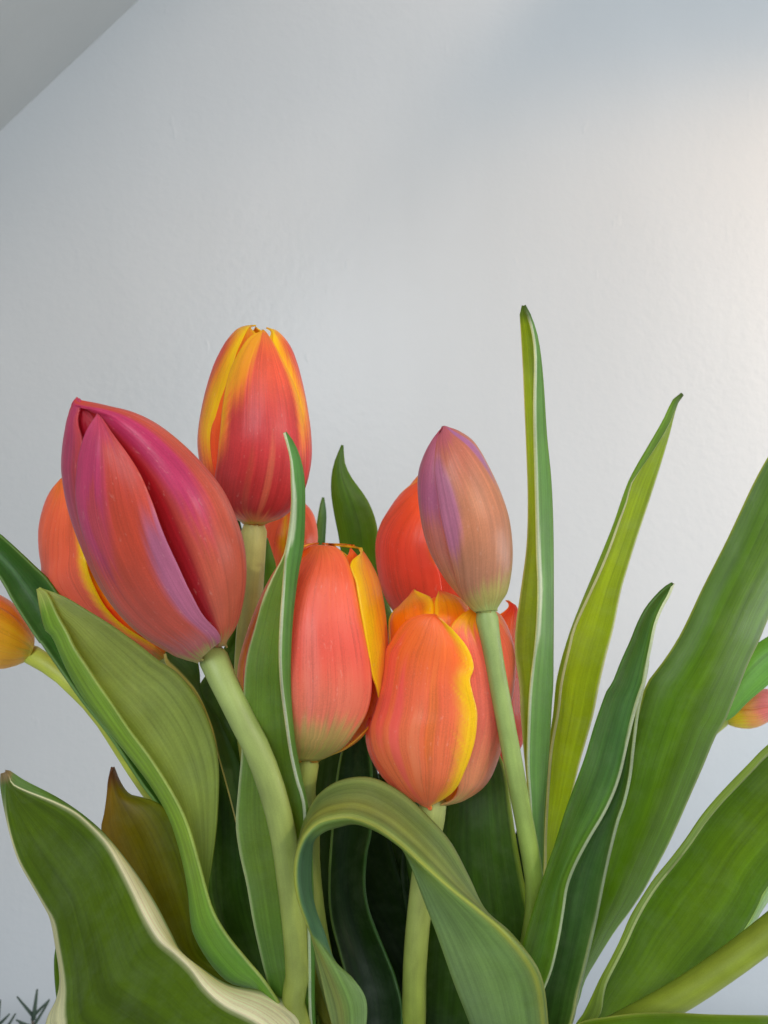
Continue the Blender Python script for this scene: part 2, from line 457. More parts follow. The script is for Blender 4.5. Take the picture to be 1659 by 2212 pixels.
class Flower:
    def __init__(s, tulip, base, tip, left, right, seed, squash=1.0):
        s.tulip, s.base, s.tip, s.seed, s.squash = tulip, base, tip, seed, squash
        bx, by, bd = base; tx, ty, td = tip
        s.L = math.hypot(tx - bx, ty - by)
        s.ax = ((tx - bx) / s.L, (ty - by) / s.L)
        s.nx = (-s.ax[1], s.ax[0])                # to the right of the axis when it points up
        s.sl = s._tab(left); s.sr = s._tab(right)
    def ts(s, p):
        dx, dy = p[0] - s.base[0], p[1] - s.base[1]
        return (dx * s.ax[0] + dy * s.ax[1]) / s.L, dx * s.nx[0] + dy * s.nx[1]
    def _tab(s, poly):
        us = [i / 160 for i in range(161)]
        q = sorted(s.ts(p) for p in resample(poly, us))
        return q
    def _look(s, tab, t):
        if t <= tab[0][0]: return tab[0][1]
        for (a, va), (b, vb) in zip(tab, tab[1:]):
            if t <= b: return lerp(va, vb, (t - a) / (b - a + 1e-9))
        return tab[-1][1]
    def sec(s, t):
        l, r = s._look(s.sl, t), s._look(s.sr, t)
        return (l + r) / 2, max((r - l) / 2, 1.0)
    def conv(s, p, off=0.0):
        if isinstance(p, T): return (p[0], math.radians(p[1]))
        t, q = s.ts(p); c, r = s.sec(t); r = max(r + off * F / lerp(s.base[2], s.tip[2], t), 1.0)
        return (t, math.asin(max(-1, min(1, (q - c) / r))))
    def point(s, t, phi, off):
        d0 = lerp(s.base[2], s.tip[2], t)
        c, r = s.sec(t); k = F / d0
        if off < 0: off *= min(1.0, r / k / 11.0)
        rr = max(r / k + off, 0.15)
        q = c + rr * math.sin(phi) * k
        x = s.base[0] + s.ax[0] * t * s.L + s.nx[0] * q
        y = s.base[1] + s.ax[1] * t * s.L + s.nx[1] * q
        return P(x, y, d0 - rr * math.cos(phi) * s.squash)
    def petal(s, left, right, off=0.0, bulge=1.0, tuck=(0, 0), flare=0.0, pal=None, nu=96, nv=50, thick=.45, label=None, wave=0.0, roll=(0, 0)):
        """left/right rails from base to tip; off: radial mm; tuck: mm the left/right margins dip under; roll: mm margins lift"""
        A = [s.conv(p, off) for p in left]; B = [s.conv(p, off) for p in right]
        us = [i / (nu - 1) for i in range(nu)]
        met = lambda a: (a[0], a[1] * .35)
        A = resample(A, us, metric=met); B = resample(B, us, metric=met)
        def calm(Q):
            k = 9; n_ = len(Q)
            return [tuple(sum(Q[max(0, min(n_ - 1, a + b))][c] for b in range(-k, k + 1)) / (2 * k + 1) for c in (0, 1)) if k <= a < n_ - k
                    else Q[a] for a in range(n_)]
        As, Bs = calm(A), calm(B)
        V, C, U = [], [], []; Ls = 0; WW = 0; prev = None; sd = s.seed + rnd.random() * 50
        for i, u in enumerate(us):
            row, crow, urow = [], [], []; wl = 0; last = None
            for j in range(nv):
                v = j / (nv - 1)
                ka, kb = 1 - sstep(0, .45, v), sstep(.55, 1, v)
                t = lerp(lerp(As[i][0], A[i][0], ka), lerp(Bs[i][0], B[i][0], kb), v); ph = lerp(lerp(As[i][1], A[i][1], ka), lerp(Bs[i][1], B[i][1], kb), v)
                w = 2 * v - 1
                o = off + bulge * (1 - w * w) * math.sin(math.pi * min(1, u * .95 + .03))
                o -= tuck[0] * sstep(.35, 1, -w) * math.sin(math.pi * u) + tuck[1] * sstep(.35, 1, w) * math.sin(math.pi * u)
                o += (roll[0] * sstep(.6, 1, -w) + roll[1] * sstep(.6, 1, w)) * sstep(.2, .6, u)
                o += flare * sstep(.75, 1, u)
                o += .35 * nz(u * 2.2, v * 1.8, sd) + .10 * nz(u * 3, v * 16, sd) + wave * nz(u * 9, sd) * sstep(.5, 1, abs(w))
                o *= sstep(-.02, .10, u) if off < 0 else 1
                p = s.point(t, ph, o)
                row.append(p)
                if last is not None: wl += (p - last).length
                last = p
                crow.append(petal_colour(pal, u, v, sd)); urow.append((0, wl, sd))
            if prev is not None: Ls += (row[nv // 2] - prev).length
            prev = row[nv // 2]
            WW = max(WW, urow[-1][1])
            urow = [(Ls, jj / (nv - 1), sd * .37) for jj in range(nv)]
            V.append(row); C.append(crow); U.append(urow)
        U = [[(q[0], q[1] * WW * .8, q[2]) for q in r_] for r_ in U]
        o = link('petal', grid_mesh('petal', V, C, U), M_PETAL, s.tulip)
        solid(o, thick)
        if label: o['label'] = label
        return o
    def around(s, phi, hw, t1, **kw):
        """a petal given by its middle angle, half width and reach"""
        t0 = kw.pop('t0', 0.0); ex = kw.pop('blunt', 14 if kw.get('off', 0) < 0 else 6)
        L, Rr = [], []
        for k in range(25):
            u = k / 24
            w = hw * (0.55 + .45 * sstep(0, .35, u)) * (1 - u ** ex * .97)
            t = lerp(t0, t1, u)
            L.append(T((t - .0 * u, phi - w))); Rr.append(T((t, phi + w)))
        return s.petal(L, Rr, **kw)

def petal_colour(pal, u, v, sd):
    w = abs(2 * v - 1)
    j = .05 * nz(v * 26, sd) + .05 * nz(v * 70, sd)          # streaky fronts between colours
    c = rampn(pal['_along'], u + j * pal.get('streak', 1.0)).copy()
    if '_edge' in pal:
        ec, ew, u0, u1 = pal['_edge'][:4]
        side = pal['_edge'][4] if len(pal['_edge']) > 4 else 0
        e = {0: w, 1: max(0, 2 * v - 1), -1: max(0, 1 - 2 * v)}[side]
        k = sstep(1 - ew * 1.45, 1 - ew * .15, e + ew * .34 * nz((u + .25 * e) * 64, sd) + ew * .25 * nz(u * 6, v * 2, sd)) * sstep(u0 - .12, u0 + .12, u + j) * (1 - sstep(u1 - .02, u1 + .1, u))
        c = c.lerp(ec, k)
    for (u0, v0, su, sv, col, st) in pal.get('_blot', ()):
        g = math.exp(-((u + j * 1.2 - u0) / su) ** 2 - ((v + .025 * nz(u * 1.2, v * 30, sd) - v0) / sv) ** 2)
        g = sstep(.22, .62, g)
        c = c.lerp(col, g * st)
    k = 1 + .07 * nz(u * 2.5, v * 40, sd) + .05 * nz(u * 4, v * 12, sd + 9)
    c = Vector(tuple(max(q, 0) ** 1.13 for q in c)) * (k * 1.36 * pal.get('gain', 1.0))
    return Vector((min(c.x, .93), min(c.y, .9), min(c.z, .9)))
def pal(along, edge=None, blot=(), streak=1.0, gain=1.0):
    p = {'_along': [(u, lin(c)) for u, c in along], 'streak': streak, 'gain': gain}
    if edge: p['_edge'] = (lin(edge[0]),) + tuple(edge[1:])
    p['_blot'] = [(a, b, c_, d, lin(e), f) for a, b, c_, d, e, f in blot]
    return p

BOUQUET = 'tulips in the bouquet'
def tulip(base_world, label):
    o = empty('tulip', base_world, label, 'tulip', BOUQUET); return o

def low(x, y, z=0.012 - .05):
    """a point of a stem inside the vase, metres from its centre line"""
    return Vector((VX + x, VY + y, z + .05))

# palettes ---------------------------------------------------------------
GREENB = (176, 176, 96)
ORANGE = pal([(0, (196, 172, 80)), (.10, (232, 128, 70)), (.4, (236, 104, 66)), (.8, (244, 104, 44)), (1, (246, 104, 30))], ((250, 170, 20), .22, .3, 1.0))
INNER = pal([(0, (200, 150, 50)), (.2, (226, 84, 40)), (.7, (240, 110, 24)), (1, (248, 150, 20))], ((250, 176, 20), .3, .2, 1.0))
DEEP = pal([(0, (190, 120, 50)), (.2, (190, 44, 34)), (.7, (206, 60, 40)), (1, (226, 90, 40))])

# ---- tulip 1: the big magenta bud leaning over on the left ---------------
t1 = tulip(low(-.012, -.016), 'large magenta and orange tulip bud leaning over on a thick bare stem')
path = stem_path([(456, 1412, 189), (470, 1445, 188), (486, 1480, 187), (525, 1560, 186), (558, 1625, 186), (590, 1715, 187), (611, 1800, 188), (624, 1890, 190), (636, 1995, 193), (643, 2100, 197), (645, 2215, 202)]) + [low(-.014, -.03, .17), low(-.012, -.016)]
_, c1 = build_stem(t1, path, 3.2, 3.1, (150, 163, 98), (148, 157, 76), 1)
f1 = Flower(t1, R1(1062, 1765) + (187,), R1(392, 468) + (170,),
   pts(R1, (1005, 1788), (900, 1770), (850, 1745), (720, 1665), (600, 1550), (500, 1400), (420, 1220), (360, 1040), (328, 880), (322, 780), (335, 640), (358, 510), (390, 466)),
   pts(R1, (1130, 1700), (1190, 1600), (1222, 1450), (1225, 1300), (1195, 1150), (1110, 960), (1000, 820), (880, 700), (760, 600), (650, 535), (520, 490), (420, 468), (394, 465)), 1, .92)
MAG = (196, 66, 110)
pf = pal([(0, (176, 172, 110)), (.045, (190, 112, 112)), (.15, (206, 96, 78)), (.5, (208, 88, 62)), (1, (206, 84, 84))], None,
   [(.70, .16, .34, .34, (200, 78, 118), .95), (.97, .45, .14, .5, (204, 82, 112), .8), (.26, .97, .34, .25, (188, 116, 146), .95), (.55, .30, .12, .10, (210, 92, 70), .5)], gain=0.8)
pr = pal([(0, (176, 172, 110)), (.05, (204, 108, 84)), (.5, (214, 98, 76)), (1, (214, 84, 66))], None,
   [(.62, .30, .36, .16, (200, 66, 112), .95), (.36, .04, .46, .15, (168, 36, 44), 1.0), (.86, .30, .20, .22, (206, 70, 110), .8)], gain=0.8)  # the deep red blot paints the shade in the groove
pl = pal([(0, (176, 172, 110)), (.05, (196, 110, 90)), (.5, (196, 84, 84)), (1, (204, 74, 96))], None, [(.75, .6, .4, .3, (196, 74, 116), .8)], gain=0.8)
f1.petal([T((0, -60))] + pts(R1, (860, 1735), (735, 1655), (615, 1540), (515, 1390), (440, 1215), (395, 1060), (380, 950), (386, 840), (402, 735), (438, 632), (490, 550)),
         pts(R1, (1108, 1690), (1040, 1585), (960, 1450), (880, 1280), (810, 1120), (760, 980), (700, 845), (640, 750), (560, 640), (515, 575), (492, 550)), off=1.3, bulge=.7, pal=pf)
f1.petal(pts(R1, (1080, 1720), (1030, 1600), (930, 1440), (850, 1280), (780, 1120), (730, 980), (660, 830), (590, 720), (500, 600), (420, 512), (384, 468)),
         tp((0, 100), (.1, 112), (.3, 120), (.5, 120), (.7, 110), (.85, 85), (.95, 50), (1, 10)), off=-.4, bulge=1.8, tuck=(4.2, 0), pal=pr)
f1.petal(tp((0, -150), (.1, -165), (.3, -170), (.5, -170), (.7, -165), (.85, -150), (.95, -120), (1.0, -20)),
         [T((0, -50)), T((.2, -45)), T((.4, -42))] + pts(R1, (440, 900), (425, 760), (412, 668), (392, 560), (402, 474)), off=-.1, bulge=.6, pal=pl)
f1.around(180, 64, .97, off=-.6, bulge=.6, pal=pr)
f1.around(-10, 62, 1.0, t0=.05, off=-5.0, bulge=.4, pal=pal([(0, (150, 60, 50)), (.2, (140, 26, 34)), (.8, (160, 30, 50)), (1, (200, 70, 80))]))  # inner petal coloured deep red to darken the groove like shade
f1.around(-100, 70, 1.0, off=-1.4, bulge=.4, pal=pl)

# ---- tulip 2: the tall upright red and yellow one -------------------------
t2 = tulip(low(.002, -.01), 'tall upright red tulip with yellow petal margins, highest of the bouquet')
path = stem_path([(548, 1136, 225), (548, 1180, 225), (545, 1240, 225), (540, 1310, 226), (533, 1390, 227), (530, 1500, 228), (545, 1650, 230), (590, 1850, 232), (660, 2050, 233), (730, 2230, 234)]) + [low(-.004, -.006, .15), low(.002, -.01)]
_, c2 = build_stem(t2, path, 3.4, 3.3, (196, 196, 124), (176, 176, 76), 2)
f2 = Flower(t2, R1(1275, 1110) + (225,), R1(1298, 105) + (222,),
   pts(R1, (1235, 1108), (1205, 1085), (1130, 1035), (1070, 940), (1020, 840), (998, 720), (1005, 600), (1035, 450), (1075, 320), (1130, 200), (1185, 130), (1235, 108), (1285, 105)),
   pts(R1, (1318, 1108), (1350, 1092), (1420, 1065), (1490, 1000), (1535, 910), (1562, 780), (1560, 650), (1540, 500), (1505, 340), (1465, 220), (1410, 145), (1360, 118), (1305, 105)), 2)
YEL = (252, 200, 14)
p2f = pal([(0, (190, 190, 90)), (.07, (216, 140, 96)), (.16, (186, 66, 66)), (.5, (200, 76, 76)), (.78, (224, 106, 76)), (.97, (236, 130, 70)), (1, (246, 190, 30))], ((250, 176, 40), .20, .45, 1.05),
   [(.25, .58, .26, .035, (216, 140, 100), .45), (.25, .38, .2, .03, (210, 118, 88), .3), (.9, .12, .3, .25, (250, 184, 30), .7)], gain=0.9)
p2s = pal([(0, (190, 180, 80)), (.08, (206, 110, 70)), (.3, (204, 66, 62)), (.8, (214, 84, 56)), (1, (246, 190, 20))], (YEL, .62, .36, 1.05, 1), gain=0.9)
p2t = pal([(0, (190, 180, 80)), (.08, (206, 110, 70)), (.3, (204, 66, 62)), (.8, (220, 90, 60)), (1, (246, 190, 20))], (YEL, .62, .5, 1.05, -1), gain=0.9)
f2.petal(pts(R1, (1235, 1098), (1150, 1050), (1100, 1000), (1083, 920), (1090, 800), (1105, 650), (1120, 500), (1150, 350), (1200, 240), (1255, 165), (1318, 128)),
         pts(R1, (1315, 1098), (1420, 1060), (1490, 985), (1525, 870), (1531, 720), (1514, 560), (1476, 400), (1425, 290), (1375, 195), (1340, 145), (1322, 128)), off=.6, bulge=.6, pal=p2f, tuck=(.2, 0))
f2.petal(tp((0, -170), (.15, -178), (.4, -180), (.7, -175), (.9, -150), (.98, -100), (1, -60)),
         pts(R1, (1250, 1095), (1170, 1040), (1130, 960), (1115, 840), (1085, 650), (1108, 560), (1150, 370), (1190, 240), (1232, 150), (1262, 110)), off=-.3, bulge=.5, tuck=(0, .8), pal=p2s)
f2.petal(pts(R1, (1300, 1095), (1420, 1040), (1480, 960), (1500, 840), (1505, 700), (1480, 520), (1430, 370), (1400, 290), (1380, 230), (1370, 170), (1350, 122)),
         tp((0, 120), (.15, 150), (.4, 165), (.7, 160), (.9, 130), (.97, 90), (.985, 60)), off=-.4, bulge=.4, tuck=(.6, 0), pal=p2t)
f2.around(-30, 60, .998, off=-1.0, bulge=.3, pal=INNER)
f2.around(60, 60, .99, off=-1.0, bulge=.3, pal=INNER)
f2.around(180, 60, .99, off=-1.4, bulge=.3, pal=INNER)

# ---- tulip 3: orange, tucked behind the big magenta bud --------------------
t3 = tulip(low(-.014, .004), 'orange tulip half hidden behind the leaning magenta bud')
path = stem_path([(361, 1430, 234), (378, 1480, 233), (420, 1600, 232), (500, 1800, 232), (610, 2020, 234), (710, 2230, 236)]) + [low(-.008, 0, .15), low(-.014, .004)]
_, c3 = build_stem(t3, path, 3.2, 3.2, (170, 180, 110), (140, 160, 70), 3)
ax = (-.497, -.868); nl = (-.868, .497)
def f3p(t, s): return R1(835 + ax[0] * 1048 * t + nl[0] * s, 1790 + ax[1] * 1048 * t + nl[1] * s)
f3 = Flower(t3, R1(835, 1790) + (236,), R1(312, 872) + (230,),
   [f3p(0, 30), f3p(.06, 120), f3p(.15, 190), f3p(.3, 240)] + pts(R1, (250, 1440), (225, 1300), (212, 1200), (212, 1100), (235, 1000), (270, 920), (308, 876)),
   [f3p(0, -30), f3p(.06, -110), f3p(.15, -170), f3p(.3, -215), f3p(.5, -220), f3p(.7, -180), f3p(.85, -120), f3p(.95, -60), f3p(1, -8)], 3)
p3 = pal([(0, (190, 170, 90)), (.10, (216, 128, 84)), (.35, (226, 112, 88)), (.75, (232, 110, 72)), (1, (246, 120, 40))], ((250, 190, 16), .16, .1, .75, 1))
f3.petal(tp((0, -120), (.2, -125), (.5, -120), (.8, -110), (.95, -80), (1, -20)),
         [T((0, 10))] + pts(R1, (740, 1690), (620, 1612), (540, 1530), (470, 1400), (432, 1262), (420, 1150), (400, 1030), (360, 930), (314, 874)), off=.7, bulge=.5, pal=p3, roll=(0, 1.2))
f3.petal([T((0, -20))] + pts(R1, (700, 1600), (560, 1450), (470, 1300), (430, 1150), (370, 990), (330, 900)), tp((0, 110), (.3, 130), (.6, 130), (.85, 90), (.97, 20)), off=-.2, pal=ORANGE)
f3.around(180, 62, .96, off=-.4, pal=ORANGE)
f3.around(-60, 55, .97, off=-1.8, bulge=.3, pal=INNER)
f3.around(70, 55, .97, off=-1.8, bulge=.3, pal=INNER)
f3.around(190, 55, .97, off=-2.2, bulge=.3, pal=INNER)

# ---- tulip 4: yellow orange bud pointing out to the left -------------------
t4 = tulip(low(-.006, .014), 'yellow and orange tulip bud stretching out sideways beyond the dark green leaf')
path = stem_path([R1(140, 1748) + (238,), R1(220, 1795) + (237,), R1(300, 1850) + (236,), R1(400, 1945) + (236,), R4(520, 420) + (236,), (320, 1700, 238), (470, 1900, 242), (640, 2100, 244), (770, 2260, 244)]) + [low(-.004, .012, .14), low(-.006, .014)]
_, c4 = build_stem(t4, path, 2.7, 2.9, (190, 196, 84), (176, 186, 66), 4)
f4 = Flower(t4, R1(150, 1745) + (238,), R1(-560, 1590) + (232,),
   pts(R1, (140, 1772), (110, 1786), (60, 1802), (0, 1810), (-120, 1800), (-260, 1770), (-400, 1700), (-500, 1640), (-560, 1592)),
   pts(R1, (172, 1725), (176, 1690), (140, 1600), (80, 1520), (0, 1468), (-120, 1430), (-260, 1430), (-400, 1480), (-500, 1550), (-560, 1588)), 4)
p4u = pal([(0, (200, 170, 60)), (.12, (226, 140, 50)), (.4, (226, 92, 60)), (1, (220, 80, 60))], ((230, 170, 40), .15, 0, .5, -1))
p4l = pal([(0, (196, 186, 80)), (.12, (226, 176, 40)), (.35, (232, 160, 44)), (.6, (230, 120, 60)), (1, (226, 100, 60))], ((236, 150, 40), .2, .1, 1))
f4.petal(tp((0, -120), (.15, -125), (.5, -120), (.8, -95), (1, -20)), pts(R1, (170, 1712), (150, 1665), (90, 1590), (0, 1525), (-140, 1480), (-300, 1480), (-450, 1540), (-555, 1590)), off=.6, bulge=.8, pal=p4l)
f4.petal(pts(R1, (168, 1722), (130, 1660), (60, 1590), (-20, 1545), (-160, 1520), (-320, 1520), (-460, 1560), (-555, 1592)), tp((0, 110), (.2, 130), (.5, 130), (.85, 90), (1, 10)), off=-.2, bulge=.8, pal=p4u, tuck=(1.2, 0))
f4.around(180, 62, .98, off=-.4, pal=p4l)
f4.around(0, 58, .985, off=-1.6, bulge=.3, pal=p4u)
f4.around(120, 58, .985, off=-1.6, bulge=.3, pal=p4u)
f4.around(-120, 58, .985, off=-1.6, bulge=.3, pal=p4u)

# ---- tulip 5: small orange one at the back --------------------------------
t5 = tulip(low(.004, .022), 'small orange tulip at the back behind the pale stem of the tall red one')
path = stem_path([R2(270, 825) + (300,), (618, 1330, 299), (630, 1500, 296), (670, 1750, 285), (740, 2000, 272), (810, 2180, 262)]) + [low(.006, .018, .14), low(.004, .022)]
_, c5 = build_stem(t5, path, 2.8, 2.9, (170, 180, 100), (120, 140, 60), 5)
f5 = Flower(t5, R2(270, 825) + (300,), R2(290, 398) + (300,),
   pts(R2, (245, 820), (195, 750), (168, 630), (180, 550), (220, 465), (286, 400)),
   pts(R2, (295, 820), (365, 760), (404, 660), (404, 570), (376, 480), (294, 400)), 5)
f5.petal(tp((0, -130), (.3, -140), (.7, -130), (.9, -90), (1, -20)), pts(R2, (262, 800), (250, 740), (262, 660), (268, 580), (272, 500), (285, 415)), off=.4, pal=ORANGE)
f5.petal(pts(R2, (262, 800), (255, 740), (245, 660), (250, 560), (262, 480), (285, 415)), tp((0, 120), (.3, 135), (.7, 130), (.9, 90), (1, 20)), off=-.2, pal=pal([(0, (200, 150, 80)), (.2, (232, 110, 70)), (1, (232, 100, 60))], ((252, 180, 20), .3, .1, 1, -1)))
f5.around(180, 60, .98, off=-.3, pal=ORANGE)
f5.around(90, 55, .98, off=-1.2, pal=INNER)
f5.around(-60, 55, .98, off=-1.2, pal=INNER)

# ---- tulip 6: salmon orange one in the middle ------------------------------
t6 = tulip(low(.004, -.004), 'salmon orange tulip with a yellow side petal, behind the long folded leaf')
path = stem_path([R2(370, 1655) + (204,), R2(362, 1720) + (204,), R2(355, 1800) + (205,), R5(385, 540) + (207,), (668, 1760, 209), (672, 1900, 214), (700, 2080, 221), (760, 2260, 226)]) + [low(-.002, -.004, .15), low(.004, -.004)]
_, c6 = build_stem(t6, path, 2.6, 3.2, (166, 174, 96), (150, 164, 80), 6, .15)
f6 = Flower(t6, R2(372, 1660) + (204,), R2(440, 640) + (203,),
   pts(R2, (325, 1662), (240, 1630), (150, 1560), (90, 1460), (60, 1340), (60, 1220), (90, 1100), (150, 930), (215, 790), (290, 690), (350, 648), (425, 640)),
   pts(R2, (415, 1650), (470, 1625), (540, 1595), (610, 1540), (665, 1455), (702, 1350), (726, 1200), (729, 1080), (716, 950), (692, 820), (655, 735), (612, 670), (570, 640), (500, 648), (445, 640)), 6, .9)
p6f = pal([(0, (166, 172, 90)), (.10, (184, 160, 100)), (.20, (220, 126, 100)), (.45, (220, 102, 84)), (.75, (230, 106, 70)), (.93, (244, 116, 60)), (1, (250, 110, 40))], ((248, 122, 50), .10, .4, 1.0),
   [(.36, .55, .2, .05, (232, 140, 126), .4)])
p6r = pal([(0, (180, 180, 90)), (.12, (226, 170, 60)), (.3, (236, 130, 50)), (.6, (240, 150, 30)), (1, (246, 130, 24))], ((253, 184, 20), .42, .22, 1.0, -1))
p6i = pal([(0, (190, 150, 60)), (.15, (186, 40, 24)), (.5, (196, 44, 24)), (.8, (240, 110, 30)), (1, (244, 100, 30))])
f6.petal([T((0, -60)), T((.1, -66)), T((.3, -66)), T((.5, -66)), T((.7, -64)), T((.85, -52)), T((.95, -30))] + pts(R2, (390, 655), (432, 650)),
         pts(R2, (420, 1650), (500, 1610), (575, 1540), (640, 1430), (664, 1300), (652, 1150), (625, 1010), (600, 890), (578, 790), (548, 710), (505, 662), (436, 650)), off=1.0, bulge=.9, pal=p6f)
f6.petal(pts(R2, (425, 1652), (530, 1600), (612, 1535), (668, 1468), (693, 1390), (688, 1330), (658, 1240), (632, 1100), (606, 950), (588, 830), (568, 720), (562, 645)),
         tp((0, 100), (.1, 118), (.3, 128), (.6, 130), (.85, 120), (.96, 105), (1.0, 80)), off=.4, bulge=.3, roll=(.8, 0), pal=p6r)
f6.petal(tp((0, -160), (.2, -165), (.5, -165), (.8, -150), (.95, -120), (1, -70)), tp((0, -40), (.3, -45), (.6, -48), (.85, -50), (1, -60)), off=.3, bulge=.4, pal=pal([(0, (180, 180, 90)), (.15, (236, 160, 60)), (.5, (244, 140, 50)), (1, (248, 120, 40))], ((250, 160, 30), .2, .1, 1)))
f6.around(60, 50, .985, off=-2.2, bulge=.2, pal=p6i)
f6.around(-50, 50, .99, off=-2.2, bulge=.2, pal=p6i)
f6.around(180, 66, 1.0, off=-.8, bulge=.2, pal=ORANGE)

# ---- tulip 7: the open orange one --------------------------------------
t7 = tulip(low(.012, -.012), 'wide open orange tulip with a wavy yellow margin on its front petal')
path = stem_path([R2(952, 1835) + (207,), R5(1024, 640) + (207,), R5(1008, 740) + (208,), R5(985, 900) + (211,), R5(955, 1150) + (215,), R5(935, 1400) + (217,), R5(930, 1690) + (219,), (892, 2320, 222)]) + [low(.010, -.012, .14), low(.012, -.012)]
_, c7 = build_stem(t7, path, 3.3, 3.6, (176, 184, 116), (150, 164, 66), 7)
f7 = Flower(t7, R2(960, 1862) + (206,), R2(985, 858) + (208,),
   pts(R2, (928, 1872), (850, 1830), (760, 1762), (700, 1685), (656, 1590), (650, 1500), (684, 1400), (716, 1250), (722, 1100), (726, 985), (772, 922), (840, 854)),
   pts(R2, (1000, 1862), (1100, 1832), (1200, 1752), (1262, 1600), (1302, 1400), (1324, 1250), (1320, 1130), (1294, 1035), (1262, 970), (1200, 905), (1100, 865)), 7, .85)
p7f = pal([(0, (214, 120, 78)), (.08, (218, 126, 82)), (.3, (222, 122, 80)), (.55, (224, 116, 78)), (.8, (242, 116, 54)), (1, (246, 112, 44))], ((250, 190, 24), .30, .06, .92, 1),
   [(.40, .30, .30, .06, (220, 96, 98), .6), (.58, .14, .25, .07, (220, 92, 90), .5), (.5, .62, .22, .05, (240, 124, 60), .7), (.35, .5, .2, .05, (236, 140, 100), .5)])
p7r = pal([(0, (180, 176, 110)), (.10, (210, 146, 106)), (.4, (212, 116, 96)), (.7, (224, 112, 84)), (.9, (248, 140, 40)), (1, (250, 120, 30))], ((252, 150, 30), .12, .5, 1.0), [(.86, .25, .14, .3, (252, 160, 24), .9)])
p7l = pal([(0, (190, 150, 80)), (.2, (214, 110, 76)), (1, (230, 100, 50))], ((240, 170, 80), .12, 0, 1, 1))
p7i = pal([(0, (226, 100, 40)), (.5, (240, 120, 20)), (.8, (250, 146, 14)), (1, (240, 90, 24))], ((252, 176, 16), .24, .2, .95))
front = f7.petal(pts(R2, (936, 1882), (850, 1828), (765, 1742), (695, 1645), (664, 1545), (682, 1430), (715, 1300), (732, 1160), (764, 1090), (830, 1003), (900, 975), (962, 972)),
         pts(R2, (944, 1884), (1030, 1810), (1098, 1700), (1138, 1570), (1150, 1440), (1132, 1340), (1121, 1275), (1138, 1215), (1112, 1130), (1052, 1050), (1000, 1000), (968, 972)), off=1.9, bulge=.6, pal=p7f, roll=(0, 1.0), wave=.3, label='front petal with wavy yellow right margin')
f7.petal(pts(R2, (990, 1860), (1060, 1700), (1080, 1500), (1060, 1300), (1040, 1160), (1030, 1050), (1070, 985), (1130, 945), (1180, 935)),
         tp((0, 95), (.1, 115), (.3, 128), (.6, 128), (.78, 115), (.88, 90), (.925, 50)), off=.2, bulge=.7, pal=p7r)
f7.petal(tp((.02, -150), (.1, -160), (.22, -155), (.33, -125), (.40, -95)), pts(R2, (945, 1850), (840, 1780), (765, 1700), (722, 1620), (700, 1550), (682, 1470)), off=.2, bulge=.3, pal=p7l)
f7.petal(pts(R2, (760, 1400), (742, 1250), (728, 1110), (728, 990), (772, 925), (838, 854)), pts(R2, (1000, 1400), (980, 1200), (960, 1010), (938, 905), (890, 872), (842, 854)), off=-2.4, bulge=1.0, pal=p7i, tuck=(0, 2.0))
f7.petal(pts(R2, (860, 1350), (840, 1100), (845, 1000), (900, 930), (962, 892)), pts(R2, (1020, 1350), (1010, 1100), (1006, 1000), (1000, 940), (968, 892)), off=-5.0, bulge=1.0, pal=p7i)
f7.petal(pts(R2, (980, 1300), (968, 1100), (966, 980), (968, 900), (976, 864)), pts(R2, (1180, 1300), (1170, 1080), (1140, 970), (1080, 895), (990, 862)), off=-3.4, bulge=.8, pal=p7i, tuck=(0, 1.0))
f7.around(180, 62, .97, off=.1, bulge=.4, pal=ORANGE)
f7.around(120, 50, .95, off=-1.6, bulge=.3, pal=INNER)
f7.around(-130, 55, .96, off=-1.6, bulge=.3, pal=INNER)

# ---- tulip 8: the slim closed mauve bud ------------------------------------
t8 = tulip(low(.024, -.004), 'slim closed mauve and tan tulip bud on a thin pale green stem')
path = stem_path([R2(1200, 965) + (194,), R2(1212, 1040) + (194,), R2(1232, 1150) + (194,), R2(1268, 1350) + (195,), R6(130, 350) + (196,), R6(205, 750) + (198,), R6(262, 1050) + (200,), R6(300, 1300) + (203,), (1148, 2010, 207), (1110, 2180, 213), (1050, 2330, 220)]) + [low(.022, -.006, .14), low(.024, -.004)]
_, c8 = build_stem(t8, path, 2.35, 2.7, (160, 178, 112), (140, 160, 66), 8, .25)
f8 = Flower(t8, R2(1200, 968) + (194,), R2(1000, 95) + (190,),
   pts(R2, (1165, 968), (1135, 945), (1080, 880), (1010, 790), (950, 680), (915, 560), (897, 420), (897, 320), (920, 230), (955, 150), (998, 97)),
   pts(R2, (1240, 945), (1262, 910), (1290, 860), (1308, 750), (1308, 640), (1290, 520), (1250, 400), (1200, 290), (1140, 180), (1080, 125), (1030, 98), (1003, 95)), 8)
p8f = pal([(0, (176, 188, 116)), (.10, (180, 170, 100)), (.22, (186, 134, 104)), (.5, (198, 136, 102)), (.8, (196, 122, 100)), (1, (190, 100, 110))], None,
   [(.60, .07, .24, .13, (188, 124, 150), .95), (.78, .72, .24, .08, (176, 116, 160), .9), (.95, .3, .14, .35, (190, 104, 116), .7)], gain=0.9)
p8l = pal([(0, (176, 188, 116)), (.12, (190, 140, 100)), (.4, (196, 124, 110)), (.55, (184, 112, 140)), (.8, (190, 112, 132)), (1, (180, 80, 90))], ((190, 100, 70), .2, 0, .5, 1), gain=0.92)
f8.petal(pts(R2, (1160, 955), (1110, 920), (1060, 800), (1022, 650), (990, 500), (968, 350), (966, 220), (978, 150), (1000, 97)),
         tp((0, 95), (.1, 105), (.3, 112), (.6, 112), (.85, 100), (.95, 70), (1, 20)), off=.6, bulge=.8, pal=p8f)
